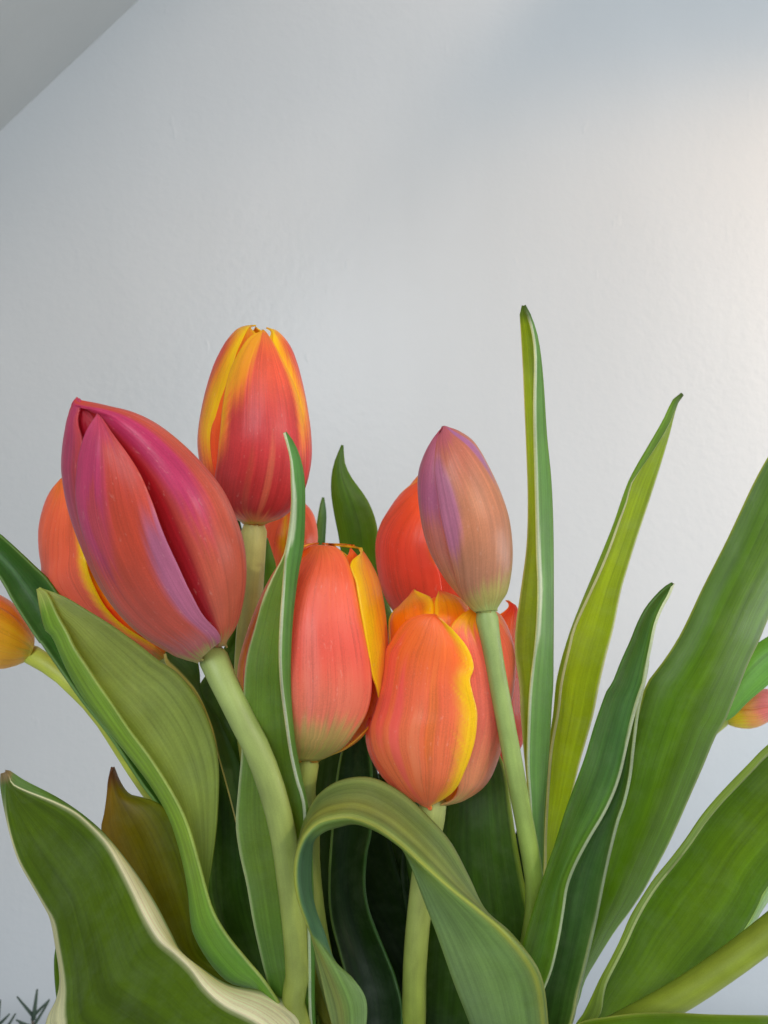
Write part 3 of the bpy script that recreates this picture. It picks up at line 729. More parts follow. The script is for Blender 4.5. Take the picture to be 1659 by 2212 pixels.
f8.petal(tp((0, -150), (.2, -160), (.5, -160), (.8, -140), (1, -40)),
         pts(R2, (1165, 950), (1125, 900), (1085, 800), (1045, 650), (1010, 500), (985, 350), (978, 220), (985, 150), (1000, 97)), off=-.1, bulge=.6, tuck=(0, 1.1), pal=p8l)
f8.around(150, 62, .985, off=.1, bulge=.4, pal=p8f)
f8.around(0, 55, .985, off=-1.4, bulge=.2, pal=p8l)
f8.around(120, 55, .985, off=-1.4, bulge=.2, pal=p8l)
f8.around(-120, 55, .985, off=-1.4, bulge=.2, pal=p8l)

# ---- tulip 9: orange behind the mauve bud -----------------------------------
t9 = tulip(low(.016, .014), 'vivid orange tulip directly behind the slim mauve bud')
path = stem_path([R2(990, 1085) + (248,), (950, 1500, 247), (955, 1750, 245), (955, 2000, 243), (945, 2250, 241)]) + [low(.014, .012, .14), low(.016, .014)]
_, c9 = build_stem(t9, path, 3.2, 3.3, (170, 180, 100), (140, 160, 70), 9)
f9 = Flower(t9, R2(990, 1085) + (248,), R2(1000, 270) + (250,),
   pts(R2, (940, 1080), (820, 1000), (745, 890), (714, 780), (704, 650), (722, 560), (765, 475), (825, 375), (890, 300), (960, 275), (996, 271)),
   pts(R2, (1040, 1080), (1160, 1000), (1250, 890), (1297, 770), (1312, 650), (1297, 540), (1264, 440), (1200, 350), (1120, 290), (1005, 271)), 9, .85)
p9 = pal([(0, (200, 160, 80)), (.12, (216, 96, 70)), (.4, (222, 88, 64)), (.8, (232, 96, 46)), (1, (246, 112, 20))], ((252, 150, 16), .12, .5, 1.0))
f9.petal(tp((0, -95), (.1, -100), (.3, -104), (.6, -100), (.8, -80), (.92, -40), (.955, 0)), pts(R2, (1000, 1060), (1000, 900), (985, 780), (960, 700), (960, 500), (950, 370), (930, 320)), off=.6, pal=p9)
f9.petal(pts(R2, (990, 1060), (960, 900), (950, 700), (960, 500), (980, 350), (1000, 300)), tp((0, 95), (.3, 112), (.6, 110), (.85, 85), (.96, 30), (.985, 0)), off=-.2, pal=p9)
f9.around(180, 62, .98, off=.1, pal=p9)
f9.around(0, 55, .97, off=-1.8, pal=DEEP)
f9.around(-60, 45, .99, off=-1.5, pal=INNER)
f9.around(110, 55, .97, off=-1.5, pal=INNER)

# ---- tulip 10: orange behind the open one ----------------------------------
t10 = tulip(low(.024, .012), 'deep orange tulip mostly hidden behind the wide open one')
path = stem_path([R2(1190, 1760) + (244,), (1040, 1760, 243), (1030, 1950, 241), (1000, 2220, 238)]) + [low(.020, .01, .14), low(.024, .012)]
_, c10 = build_stem(t10, path, 3.2, 3.3, (160, 170, 90), (130, 150, 60), 10)
f10 = Flower(t10, R2(1190, 1765) + (245,), R2(1290, 905) + (245,),
   pts(R2, (1150, 1765), (1080, 1700), (1040, 1600), (1020, 1400), (1050, 1180), (1150, 1000), (1255, 935), (1286, 908)),
   pts(R2, (1228, 1745), (1292, 1665), (1350, 1585), (1371, 1480), (1366, 1350), (1347, 1150), (1343, 1020), (1343, 945), (1312, 910), (1294, 906)), 10)
p10 = pal([(0, (200, 120, 60)), (.12, (220, 70, 40)), (.4, (236, 80, 36)), (.8, (236, 96, 20)), (1, (222, 60, 24))], ((248, 140, 16), .16, .5, 1.0))
f10.petal(tp((0, -40), (.3, -45), (.6, -30), (.85, -10), (1, 10)), tp((0, 110), (.3, 125), (.6, 125), (.85, 100), (.98, 60)), off=.4, pal=p10)
f10.around(-95, 62, .93, off=.1, pal=p10)
f10.around(170, 60, .95, off=.1, pal=p10)
f10.around(20, 55, .96, off=-1.4, pal=INNER)
f10.around(100, 45, 1.0, off=-1.4, pal=INNER)
f10.around(-120, 55, .94, off=-1.4, pal=INNER)

# ---- tulip 11: small bud out on the right ---------------------------------
t11 = tulip(low(.028, .016), 'small pink and yellow tulip bud stretching out sideways behind the broad leaf')
path = stem_path([R6(1400, 338) + (270,), (1535, 1575, 269), (1490, 1630, 268), (1430, 1720, 266), (1330, 1900, 260), (1220, 2080, 252), (1120, 2220, 246)]) + [low(.022, .012, .13), low(.028, .016)]
_, c11 = build_stem(t11, path, 2.3, 2.7, (176, 186, 90), (150, 170, 70), 11)
f11 = Flower(t11, R6(1392, 338) + (270,), R6(1850, 240) + (268,),
   pts(R6, (1388, 318), (1470, 270), (1530, 225), (1590, 190), (1640, 178), (1690, 180), (1770, 198), (1848, 238)),
   pts(R6, (1398, 355), (1470, 380), (1540, 387), (1600, 375), (1659, 346), (1740, 300), (1850, 243)), 11)
p11 = pal([(0, (190, 190, 70)), (.2, (226, 206, 60)), (.36, (220, 170, 90)), (.55, (210, 130, 124)), (1, (200, 110, 120))], None, (), .8)
f11.petal(tp((0, -120), (.3, -130), (.7, -110), (1, -20)), pts(R6, (1420, 330), (1470, 292), (1560, 287), (1659, 270), (1740, 255), (1840, 241)), off=.25, bulge=.5, pal=p11, thick=.35)
f11.petal(pts(R6, (1420, 330), (1470, 294), (1560, 290), (1659, 274), (1740, 258), (1840, 242)), tp((0, 120), (.3, 130), (.7, 110), (1, 20)), off=.05, bulge=.6, pal=p11, thick=.35, tuck=(.3, 0))
f11.around(180, 60, .98, off=0, bulge=.2, pal=p11, thick=.35)
f11.around(0, 55, .97, off=-.8, bulge=.2, pal=p11, thick=.35)
f11.around(120, 55, .97, off=-.8, bulge=.2, pal=p11, thick=.35)

# ---- tulip 12: its stem leans out of the picture on the right -----------------
t12 = tulip(low(.030, -.004), 'tulip whose thick bare yellow green stem crosses low over the broad lower leaf')
path = stem_path([(2010, 1720, 180), (1900, 1815, 182), (1780, 1915, 185), (1659, 2016, 189), (1560, 2090, 192), (1470, 2150, 195), (1360, 2210, 199), (1230, 2280, 205), (1110, 2380, 213)]) + [low(.026, -.008, .12), low(.030, -.004)]
_, c12 = build_stem(t12, path, 3.5, 3.5, (150, 160, 60), (150, 162, 60), 12)
f12 = Flower(t12, (2005, 1725, 180), (2400, 1390, 172),
   pts(D, (1985, 1708), (2010, 1610), (2090, 1480), (2200, 1390), (2320, 1350), (2398, 1388)), pts(D, (2030, 1745), (2130, 1740), (2260, 1660), (2350, 1560), (2410, 1460), (2402, 1392)), 12)
for k in range(3): f12.around(60 + 120 * k, 64, .99, off=.4, pal=ORANGE)
for k in range(3): f12.around(120 * k, 58, .985, off=-1.4, pal=INNER)

# ================================================================ leaves
def at(ctr, z):
    """where a stem's centre line passes the height z (metres)"""
    return min(ctr, key=lambda p: abs(p.z - z - .05)).copy()
G_IN = (104, 138, 34)        # fresh inner face
G_OUT = (96, 146, 84)        # glaucous outer face
G_MID = (92, 134, 48)
G_DARK = (70, 112, 44)
PALE = (214, 226, 186)
CREAM = (232, 230, 204)

# L1 tall folded blade beside the mauve bud
build_leaf(t8, [
  pts(R3, (220, 143), (208, 180), (212, 300), (222, 500), (230, 700), (240, 950), (247, 1200), (240, 1450), (207, 1700), (180, 1900), (178, 2050), (200, 2200), R6, (222, 300), (238, 500), (262, 750), (277, 1000), (300, 1300), D, (1150, 1990), (1120, 2150), (1060, 2330)),
  pts(R3, (228, 142), (262, 210), (300, 340), (325, 550), (345, 850), (368, 1080), (380, 1350), (382, 1700), (381, 2000), (380, 2210), R6, (398, 250), (388, 450), (374, 650), (352, 900), (347, 1100), (342, 1300), D, (1166, 1990), (1135, 2150), (1075, 2330)),
  pts(R3, (224, 143), (262, 240), (286, 400), (281, 700), (286, 1000), (293, 1300), (297, 1500), (304, 1700), (292, 1950), (262, 2210), R6, (268, 350), (262, 600), (275, 800), (285, 1000), (304, 1300), D, (1152, 1990), (1124, 2150), (1064, 2330))],
  [(0, 200), (.5, 203), (1, 208)], [2.5, 0, [(0, -1), (.2, -3.5), (.6, -5), (.8, -3), (1, -2)]],
  [(0, (140, 158, 30)), (.40, (128, 154, 26)), (.5, (104, 146, 60)), (.7, (114, 160, 84)), (1, (120, 166, 96))],
  pale=[('r', [(0, .04), (.10, .08), (.25, .10), (.36, .17), (.42, .14), (.45, .015), (1, .015)], (224, 230, 216)), ('l', [(0, .03), (.3, .03), (.5, .06), (.7, .02), (1, .01)], (214, 206, 170))],  # pale margins widened into painted white highlights
  tip=((84, 112, 40), .03), base=at(c8, .20), seed=1, wob=.3)
# L2
build_leaf(t10, [
  pts(R3, (1088, 625), (1052, 690), (1012, 790), (930, 930), (850, 1050), (807, 1120), (788, 1200), (740, 1330), (690, 1470), (640, 1590), (580, 1720), (503, 1890), (472, 2010), (432, 2190), R6, (440, 300), (412, 450), (392, 600), (368, 1000), (362, 1240), D, (1165, 1950), (1120, 2120), (1010, 2330)),
  pts(R3, (1085, 622), (1040, 658), (980, 780), (900, 920), (820, 1060), (770, 1180), (720, 1330), (660, 1480), (590, 1650), (530, 1800), (475, 1950), (435, 2080), (408, 2200), R6, (420, 300), (400, 450), (382, 650), (356, 1000), (352, 1240), D, (1160, 1950), (1115, 2120), (1005, 2330)),
  pts(R3, (1090, 627), (1052, 690), (1012, 850), (960, 1030), (900, 1220), (840, 1400), (790, 1560), (750, 1700), (710, 1900), (670, 2050), (635, 2200), R6, (640, 320), (595, 480), (555, 620), (500, 850), (450, 1000), (420, 1240), D, (1200, 1980), (1150, 2140), (1030, 2330))],
  [(0, 232), (.4, 226), (1, 226)], [[(0, -1), (.3, -4), (1, -4)], -1.5, 1.0],
  [(0, (118, 150, 56)), (.46, (112, 148, 44)), (.56, (152, 176, 24)), (.96, (146, 172, 28)), (1, (150, 176, 40))],
  pale=[('l', [(0, .02), (.2, .04), (.45, .07), (.7, .10), (1, .05)], (222, 222, 186)), ('r', [(0, .01), (.25, .025), (.45, .02), (1, .01)], (226, 232, 206))],  # pale margins that also paint in the white highlights on the edges
  tip=((84, 104, 44), .02), base=at(c10, .20), seed=2, wob=.3)
# L3 blue green blade
build_leaf(t8, [
  pts(R3, (1034, 1654), (980, 1690), (900, 1780), (850, 1870), (810, 1970), (760, 2080), (712, 2200), R6, (728, 180), (660, 370), (600, 570), (530, 760), (480, 900), (430, 1060), (380, 1200), (330, 1350), (270, 1550), (225, 1700), D, (1105, 2110), (1070, 2230), (1050, 2340)),
  pts(R3, (1040, 1656), (1014, 1720), (975, 1790), (940, 1880), (915, 2000), (895, 2100), (880, 2200), R6, (915, 200), (872, 350), (832, 520), (802, 650), (762, 770), (700, 900), (622, 1030), (542, 1180), (492, 1310), (470, 1450), (442, 1620), (400, 1800), (345, 1945), D, (1145, 2230), (1080, 2340))],
  [(0, 196), (.4, 196), (.8, 196), (1, 208)], [0, [(0, 0), (.4, 3), (1, 2)]],
  [(0, (92, 124, 60)), (.5, (92, 128, 70)), (1, (100, 136, 80))], pale=[('r', [(0, .005), (.12, .03), (.22, .10), (.30, .06), (.36, .025), (.6, .02), (1, .02)], (220, 228, 206))],
  bulge=3.5, base=at(c8, .205), seed=3, along=[(0, (160, 166, 150)), (.3, (160, 174, 176)), (.6, (176, 178, 130)), (1, (176, 176, 100))])
# L4 dark blade behind it
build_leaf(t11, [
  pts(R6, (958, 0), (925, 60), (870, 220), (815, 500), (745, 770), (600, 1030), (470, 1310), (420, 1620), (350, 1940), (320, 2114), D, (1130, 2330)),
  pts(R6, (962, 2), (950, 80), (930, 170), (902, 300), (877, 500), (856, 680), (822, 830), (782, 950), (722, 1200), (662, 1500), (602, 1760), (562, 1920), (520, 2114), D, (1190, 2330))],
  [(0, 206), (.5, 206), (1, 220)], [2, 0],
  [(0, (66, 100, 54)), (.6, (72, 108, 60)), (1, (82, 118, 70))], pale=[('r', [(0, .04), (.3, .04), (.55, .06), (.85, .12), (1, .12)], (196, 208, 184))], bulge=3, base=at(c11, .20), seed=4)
# L5 broad blade running out at the right edge
build_leaf(t11, [
  pts(D, (1770, 830), (1720, 890), R3, (1554, 965), (1470, 1120), (1400, 1270), (1330, 1420), (1260, 1560), (1190, 1700), (1130, 1830), (1070, 1950), (1000, 2060), (940, 2140), (890, 2212), R6, (905, 300), (850, 500), (800, 750), (720, 1000), (650, 1300), (590, 1550), (540, 1800), (500, 2000), D, (1150, 2330)),
  pts(D, (1776, 832), (1790, 950), (1770, 1080), (1720, 1210), R3, (1554, 1830), (1500, 1960), (1442, 2080), (1390, 2212), R6, (1450, 230), (1402, 350), (1350, 430), (1270, 620), (1200, 780), (1130, 940), (1060, 1090), (990, 1220), (930, 1330), (850, 1450), (760, 1570), (665, 1720), (585, 1860), (540, 2010), D, (1180, 2330))],
  [(0, 224), (.5, 218), (1, 228)], [-2, 3],
  [(0, (84, 118, 30)), (.3, (90, 128, 26)), (.6, (100, 138, 32)), (1, (108, 150, 46))], pale=[('l', [(0, .012), (1, .012)], (190, 200, 110)), ('r', [(0, .01), (.6, .012), (.8, .03), (1, .03)], (196, 214, 170))], bulge=-4, base=at(c11, .205), seed=5, thick=1.0, wob=.9)
# L6
build_leaf(t11, [
  pts(D, (1830, 1290), (1730, 1335), (1659, 1376), (1612, 1412), (1560, 1490), (1500, 1600), (1400, 1800), (1250, 2060), (1130, 2250)),
  pts(D, (1832, 1293), (1760, 1390), (1700, 1442), (1659, 1478), (1618, 1512), (1581, 1549), (1542, 1580), (1450, 1760), (1330, 1960), (1200, 2140), (1150, 2260))],
  [(0, 244), (.5, 246), (1, 248)], [2, -2], [(0, (104, 156, 60)), (.5, (110, 166, 84)), (1, (120, 172, 100))], bulge=-2, base=at(c11, .21), seed=6)
# L7 broad lower right leaf
build_leaf(t12, [
  pts(D, (1870, 1500), R6, (1850, 400), (1659, 548), (1580, 630), (1500, 715), (1400, 820), (1300, 940), (1215, 1060), (1120, 1180), (1030, 1290), (955, 1400), (890, 1520), (840, 1630), (780, 1750), (720, 1870), (700, 1960), (690, 2040), (650, 2110), D, (1230, 2300), (1130, 2400)),
  pts(D, (1865, 1495), R6, (1840, 370), (1659, 508), (1560, 608), (1450, 720), (1350, 830), (1270, 930), (1190, 1050), (1100, 1170), (1010, 1280), (938, 1390), (870, 1500), (818, 1620), (758, 1740), (690, 1860), (640, 1960), (590, 2060), (552, 2112), D, (1190, 2300), (1110, 2400)),
  pts(D, (1875, 1510), (1860, 1640), (1780, 1760), R6, (1659, 1300), (1600, 1410), (1540, 1520), (1420, 1700), (1300, 1830), (1180, 1950), (1060, 2050), (960, 2130), D, (1330, 2290), (1150, 2400))],
  [(0, 208), (.6, 208), (1, 214)], [-3, -1, 3],
  [(0, (150, 172, 96)), (.44, (128, 154, 70)), (.53, (92, 126, 12)), (.75, (102, 134, 8)), (1, (92, 130, 20))], pale=[('l', [(0, .02), (1, .015)], (196, 206, 150))], base=at(c12, .195), seed=7, wob=1.2, nv=40)
# pale margin of the leaf behind it
build_leaf(t12, [
  pts(D, (1860, 1640), (1740, 1790), (1659, 1913), (1634, 1960), (1607, 2006), (1520, 2100), (1400, 2200), (1180, 2380)),
  pts(D, (1862, 1645), (1752, 1800), (1662, 1938), (1640, 1972), (1616, 2012), (1540, 2110), (1420, 2210), (1190, 2385))],
  [(0, 214), (1, 220)], [0, 3], [(0, (160, 196, 150)), (1, (170, 204, 160))], seed=8, base=at(c12, .19), bulge=-1, nv=12)
# L8 leaf lying along the bottom edge
build_leaf(t12, [
  pts(R6, (2300, 2140), (1900, 2085), (1659, 2073), (1500, 2071), (1300, 2066), (1100, 2056), (900, 2060), (700, 2084), (565, 2114), D, (1200, 2250), (1150, 2330)),
  pts(R6, (2300, 2146), (1900, 2260), (1659, 2290), (1500, 2300), (1300, 2300), (1100, 2300), (900, 2310), (700, 2320), (600, 2330), D, (1230, 2330), (1165, 2380))],
  [(0, 176), (.6, 184), (1, 205)], [3, -6], [(0, (196, 210, 150)), (.05, (120, 150, 50)), (.2, (104, 142, 44)), (1, (96, 136, 40))], bulge=-3, base=at(c12, .19), seed=9)

# L9 dark leaf standing behind the middle
build_leaf(t9, [
  pts(R2, (529, 180), (505, 230), (484, 310), (480, 400), (494, 500), (514, 600), (530, 700), (560, 850), (600, 1050), (680, 1400), D, (850, 1700), (900, 2000), (930, 2300)),
  pts(R2, (532, 181), (540, 268), (575, 340), (622, 402), (662, 470), (690, 560), (702, 680), (716, 800), (745, 920), (800, 1100), (860, 1400), D, (920, 1700), (950, 2000), (955, 2300))],
  [(0, 264), (.4, 268), (1, 246)], [0, 2], [(0, (92, 124, 44)), (.4, (78, 116, 32)), (.9, (84, 118, 40)), (1, (120, 150, 70))], bulge=-3, base=at(c9, .2), seed=10, along=[(0, (186, 186, 150)), (.5, (170, 176, 170)), (1, (170, 176, 170))])
# L10 small tip at the back
build_leaf(t5, [
  pts(R2, (440, 425), (424, 480), (408, 580), (398, 660), (390, 800), (400, 1000), D, (720, 1700), (790, 2150)),
  pts(R2, (443, 425), (455, 500), (454, 560), (449, 660), (446, 800), (460, 1000), D, (750, 1700), (815, 2150))],
  [(0, 310), (.5, 305), (1, 262)], [0, 2], [(0, (96, 132, 60)), (1, (70, 116, 56))], base=at(c5, .2), seed=11)
# L11 long folded leaf in front of the salmon tulip
build_leaf(t6, [
  pts(R2, (258, 123), (276, 180), (288, 260), (291, 350), (293, 450), (283, 560), (264, 670), (245, 720), (208, 790), (160, 900), (122, 1040), (88, 1160), (74, 1280), R4, (1225, 330), (1218, 480), (1214, 600), (1196, 800), (1186, 950), (1206, 1100), (1240, 1250), (1275, 1450), (1320, 1650), (1360, 1800), (1390, 1960), D, (650, 2330), (720, 2420)),
  pts(R2, (264, 122), (300, 170), (330, 240), (349, 330), (353, 450), (351, 570), (345, 660), (326, 750), (311, 850), (296, 980), (286, 1150), (286, 1350), (301, 1550), (326, 1700), (352, 1830), D, (668, 1800), (672, 1900), (676, 2050), (679, 2215), (700, 2330), (740, 2420)),
  pts(R2, (260, 123), (278, 190), (293, 270), (295, 350), (297, 450), (288, 560), (268, 680), (259, 780), (251, 900), (244, 1000), (239, 1150), (246, 1300), (266, 1450), (291, 1620), (321, 1750), (350, 1850), D, (660, 1810), (664, 1900), (668, 2050), (672, 2215), (695, 2330), (738, 2420))],
  [(0, 180), (.3, 183), (.40, 186), (.48, 191), (.7, 195), (1, 214)], [[(0, 0), (.4, 1), (1, 0)], 0, [(0, -1), (.3, -3), (.8, -3), (1, -1)]],
  [(0, (126, 156, 86)), (.10, (122, 150, 68)), (.4, (118, 146, 56)), (.5, (104, 142, 70)), (1, (122, 160, 90))],
  pale=[('r', [(0, .03), (.05, .10), (.10, .24), (.15, .28), (.18, .04), (.28, .10), (.5, .06), (1, .05)], (224, 232, 212)), ('l', [(0, .01), (.2, .06), (.3, .02), (.6, .008), (1, .012)], (206, 216, 176))],
  base=at(c6, .185), seed=12, wob=.35, nv=40,
  along=[(0, (156, 180, 176)), (.3, (166, 178, 164)), (.6, (176, 176, 160)), (.8, (160, 176, 160)), (1, (160, 170, 160))])
# L13 the leaf that arches over and hangs back down
S = [((1260, 1850), (1580, 1850), (1592, 1846)), ((1215, 1700), (1588, 1700), (1592, 1690)), ((1130, 1480), (1546, 1450), (1552, 1440)),
     ((1050, 1250), (1405, 1262), (1424, 1256)), ((985, 1080), (1270, 1143), (1285, 1128)), ((930, 930), (1120, 1025), (1202, 960)),
     ((890, 840), (985, 905), (1112, 790)), ((856, 800), (862, 792), (1000, 660)), ((752, 730), (740, 706), (860, 535)), ((640, 690), (620, 661), (715, 466)),
     ((550, 705), (520, 666), (570, 478)), ((478, 730), (440, 695), (462, 545)), ((424, 780), (382, 758), (402, 640)), ((414, 860), (345, 850), (366, 745)),
     ((412, 1000), (335, 960), (348, 900)), ((432, 1120), (352, 1070), (356, 1050)), ((482, 1250), (395, 1185), (396, 1180)), ((535, 1395), (430, 1262), (424, 1270)),
     ((625, 1480), (520, 1430), (462, 1430)), ((686, 1570), (585, 1590), (494, 1580)), ((690, 1690), (600, 1720), (527, 1710)), ((664, 1850), (610, 1850), (570, 1850)), ((622, 1960), (620, 1962), (618, 1960))]
S = [((1420, 2300), (1520, 2300), (1530, 2296)), ((1350, 2080), (1550, 2080), (1566, 2076))] + S
S = S[::-1]
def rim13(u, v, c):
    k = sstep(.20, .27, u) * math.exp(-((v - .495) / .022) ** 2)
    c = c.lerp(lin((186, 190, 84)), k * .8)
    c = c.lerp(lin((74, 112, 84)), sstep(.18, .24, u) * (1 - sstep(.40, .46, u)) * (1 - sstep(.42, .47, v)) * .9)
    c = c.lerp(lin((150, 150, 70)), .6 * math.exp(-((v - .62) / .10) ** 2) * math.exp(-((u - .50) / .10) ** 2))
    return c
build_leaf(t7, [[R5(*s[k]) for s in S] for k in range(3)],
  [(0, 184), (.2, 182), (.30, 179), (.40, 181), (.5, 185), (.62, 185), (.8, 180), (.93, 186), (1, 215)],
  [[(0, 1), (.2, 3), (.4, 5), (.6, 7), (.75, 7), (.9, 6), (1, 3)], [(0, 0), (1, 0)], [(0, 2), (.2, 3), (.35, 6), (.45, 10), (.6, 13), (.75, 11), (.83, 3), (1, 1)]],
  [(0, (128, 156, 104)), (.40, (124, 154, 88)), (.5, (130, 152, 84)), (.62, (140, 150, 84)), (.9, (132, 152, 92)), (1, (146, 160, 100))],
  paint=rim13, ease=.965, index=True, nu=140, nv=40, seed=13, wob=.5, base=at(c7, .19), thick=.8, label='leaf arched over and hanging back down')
# L14 broad leaf folded along its left side
build_leaf(t3, [
  pts(R1, (200, 1424), (245, 1437), (330, 1470), (430, 1530), (560, 1610), (700, 1710), (800, 1790), R4, (858, 165), (930, 232), (1002, 335), (1052, 445), (1086, 560), (1100, 680), (1097, 830), (1086, 980), (1062, 1150), (1042, 1290), (1085, 1420), (1160, 1540), (1260, 1660), (1345, 1760), D, (650, 2230), (720, 2330)),
  pts(R1, (190, 1428), (208, 1540), (235, 1640), R4, (268, 10), (340, 175), (412, 300), (492, 410), (602, 545), (715, 690), (790, 800), (850, 910), (898, 1050), (930, 1180), (950, 1300), (958, 1400), (975, 1500), (1050, 1635), (1150, 1740), (1290, 1800), D, (620, 2250), (700, 2350)),
  pts(R1, (196, 1422), (238, 1450), (290, 1560), (340, 1650), R4, (372, 60), (440, 165), (492, 245), (562, 345), (652, 480), (760, 625), (872, 805), (942, 955), (1000, 1150), (1036, 1285), (1075, 1400), (1148, 1520), (1250, 1645), (1335, 1750), D, (645, 2230), (715, 2330))],
  [(0, 203), (.4, 204), (.8, 202), (1, 222)], [[(0, 1), (.4, 4), (.75, 5), (1, 1)], 0, [(0, -1), (.15, -5), (.6, -6), (.85, -7), (1, -3)]],
  [(0, (150, 168, 108)), (.3, (158, 174, 112)), (.46, (146, 166, 96)), (.53, (122, 158, 72)), (.8, (148, 180, 82)), (1, (150, 184, 90))],
  pale=[('r', [(0, .05), (.5, .02), (1, .01)], (180, 196, 120))],
  seed=14, wob=.6, nv=44, base=at(c3, .2), tip=((180, 196, 110), .05), along=[(0, (176, 180, 150)), (.5, (180, 180, 150)), (.75, (158, 178, 160)), (1, (158, 176, 140))])
# L15 dark strap behind it
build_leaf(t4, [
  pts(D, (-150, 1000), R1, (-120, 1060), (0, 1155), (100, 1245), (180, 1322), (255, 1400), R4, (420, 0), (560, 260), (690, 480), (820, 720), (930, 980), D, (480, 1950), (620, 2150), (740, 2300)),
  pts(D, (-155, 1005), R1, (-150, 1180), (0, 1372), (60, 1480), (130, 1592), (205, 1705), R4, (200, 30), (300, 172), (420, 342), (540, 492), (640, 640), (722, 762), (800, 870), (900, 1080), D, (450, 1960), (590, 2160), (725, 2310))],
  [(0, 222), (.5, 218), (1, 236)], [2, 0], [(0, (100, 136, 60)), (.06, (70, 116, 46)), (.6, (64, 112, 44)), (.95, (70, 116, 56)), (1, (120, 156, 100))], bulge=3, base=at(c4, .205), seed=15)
def rim16(u, v, c):
    cream, green, back = lin((226, 222, 194)), lin((96, 128, 60)), lin((120, 130, 80))
    l = 1 - sstep(.28, .33, v)
    c = c.lerp(green.lerp(cream, .85 * sstep(.02, .12, u) * (.8 + .3 * nz(u * 7, 3.3))), l)
    r = sstep(.662, .69, v)
    strip = green.lerp(cream, sstep(.22, .34, u + .10 * (.95 - v)))          # the turned-out margin: green near the tip, cream lower down
    strip = strip.lerp(cream, (1 - sstep(.69, .73, v)) * .8 if u < .4 else 0)
    strip = strip.lerp(green, sstep(.93, .985, v) * .8)
    c = c.lerp(strip, r)
    return c.lerp(back, sstep(.70, .92, u) * sstep(.38, .62, v) * (1 - r) * .75)
# L16 big leaf at lower left with wide pale rims
build_leaf(t3, [
  pts(R4, (12, 694), (8, 740), (15, 800), (35, 900), (60, 1005), (100, 1125), (160, 1235), (222, 1342), (262, 1432), (286, 1560), (304, 1680), (306, 1760), (285, 1845), (245, 1922), (252, 1975), D, (180, 2290), (430, 2370), (700, 2400)),
  pts(R4, (24, 690), (40, 745), (38, 800), (46, 895), (71, 1010), (113, 1128), (174, 1235), (236, 1340), (288, 1430), (312, 1550), (335, 1680), (346, 1775), (345, 1850), (350, 1925), (380, 2000), D, (260, 2280), (480, 2350), (705, 2390)),
  pts(R4, (30, 688), (60, 748), (120, 782), (200, 815), (285, 852), (372, 900), (452, 970), (532, 1060), (600, 1180), (660, 1300), (722, 1430), (792, 1540), (872, 1608), (950, 1685), (1020, 1780), (1120, 1870), D, (560, 2220), (640, 2300), (712, 2380)),
  pts(R4, (26, 686), (60, 692), (130, 735), (250, 800), (340, 858), (422, 918), (505, 990), (585, 1080), (662, 1180), (732, 1280), (792, 1380), (848, 1490), (905, 1598), (1000, 1675), (1150, 1765), (1360, 1806), D, (660, 2200), (690, 2280), (716, 2370))],
  [(0, 186), (.5, 187), (.8, 190), (1, 215)], [[(0, 1), (.5, 5), (1, 3)], 0, [(0, 0), (.5, 1), (1, 0)], [(0, 1), (.5, 7), (.85, 10), (1, 3)]],
  [(0, (74, 100, 5)), (.5, (84, 108, 2)), (1, (74, 98, 6))],
  paint=rim16, seed=16, wob=.6, nv=56, nu=90, base=at(c3, .185), tip=((150, 130, 100), .025), thick=.9)
# L17 olive leaf with a brown tip
build_leaf(t4, [
  pts(R4, (564, 664), (546, 720), (540, 800), (526, 900), (512, 976), (540, 1080), (620, 1240), (730, 1440), (860, 1620), D, (450, 2130), (620, 2250), (740, 2320)),
  pts(R4, (569, 664), (600, 740), (648, 803), (720, 822), (805, 855), (880, 950), (950, 1150), (1000, 1400), (1030, 1600), D, (540, 2120), (680, 2250), (760, 2320))],
  [(0, 216), (.5, 214), (1, 236)], [0, 3], [(0, (126, 116, 30)), (.5, (112, 116, 22)), (1, (104, 126, 40))], bulge=-3, tip=((110, 70, 40), .07), base=at(c4, .2), seed=17,
  along=[(0, (206, 172, 100)), (.3, (190, 180, 110)), (.7, (150, 172, 130)), (1, (130, 160, 130))])
# L18 leaf between the left stems, its green darkened to paint in shade
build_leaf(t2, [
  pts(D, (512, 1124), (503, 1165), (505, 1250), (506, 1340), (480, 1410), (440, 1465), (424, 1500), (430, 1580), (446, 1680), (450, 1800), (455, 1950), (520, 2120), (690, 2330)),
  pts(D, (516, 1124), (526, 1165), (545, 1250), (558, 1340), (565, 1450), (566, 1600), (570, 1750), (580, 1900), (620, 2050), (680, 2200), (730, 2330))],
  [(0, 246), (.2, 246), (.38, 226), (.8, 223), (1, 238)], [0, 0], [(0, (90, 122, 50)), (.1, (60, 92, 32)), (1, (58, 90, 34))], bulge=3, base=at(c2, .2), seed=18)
# L22 small leaf with a cream margin under the magenta bud
build_leaf(t1, [
  pts(R4, (826, 100), (832, 140), (850, 165), (905, 218), (978, 292), (1040, 420), (1150, 800), (1300, 1400), D, (620, 2150), (650, 2260)),
  pts(R4, (850, 60), (930, 60), (985, 110), (1000, 180), (1010, 290), (1100, 420), (1250, 800), (1380, 1400), D, (650, 2150), (665, 2260))],
  [(0, 222), (.4, 220), (1, 206)], [0, 3], [(0, (76, 104, 50)), (1, (70, 104, 44))], pale=[('l', [(0, .3), (.15, .3), (.22, .25), (.30, .03), (1, .01)], (236, 226, 160))], base=at(c1, .19), seed=19)
# L23 sliver beside the pale stem
build_leaf(t2, [
  pts(R2, (172, 615), (158, 660), (150, 780), (140, 950), (120, 1200), D, (580, 1700), (680, 2100)),
  pts(R2, (178, 615), (205, 690), (222, 760), (205, 860), (180, 1200), D, (610, 1700), (705, 2100))],
  [(0, 250), (1, 240)], [0, 2], [(0, (80, 124, 44)), (1, (96, 140, 56))], base=at(c2, .21), seed=20)
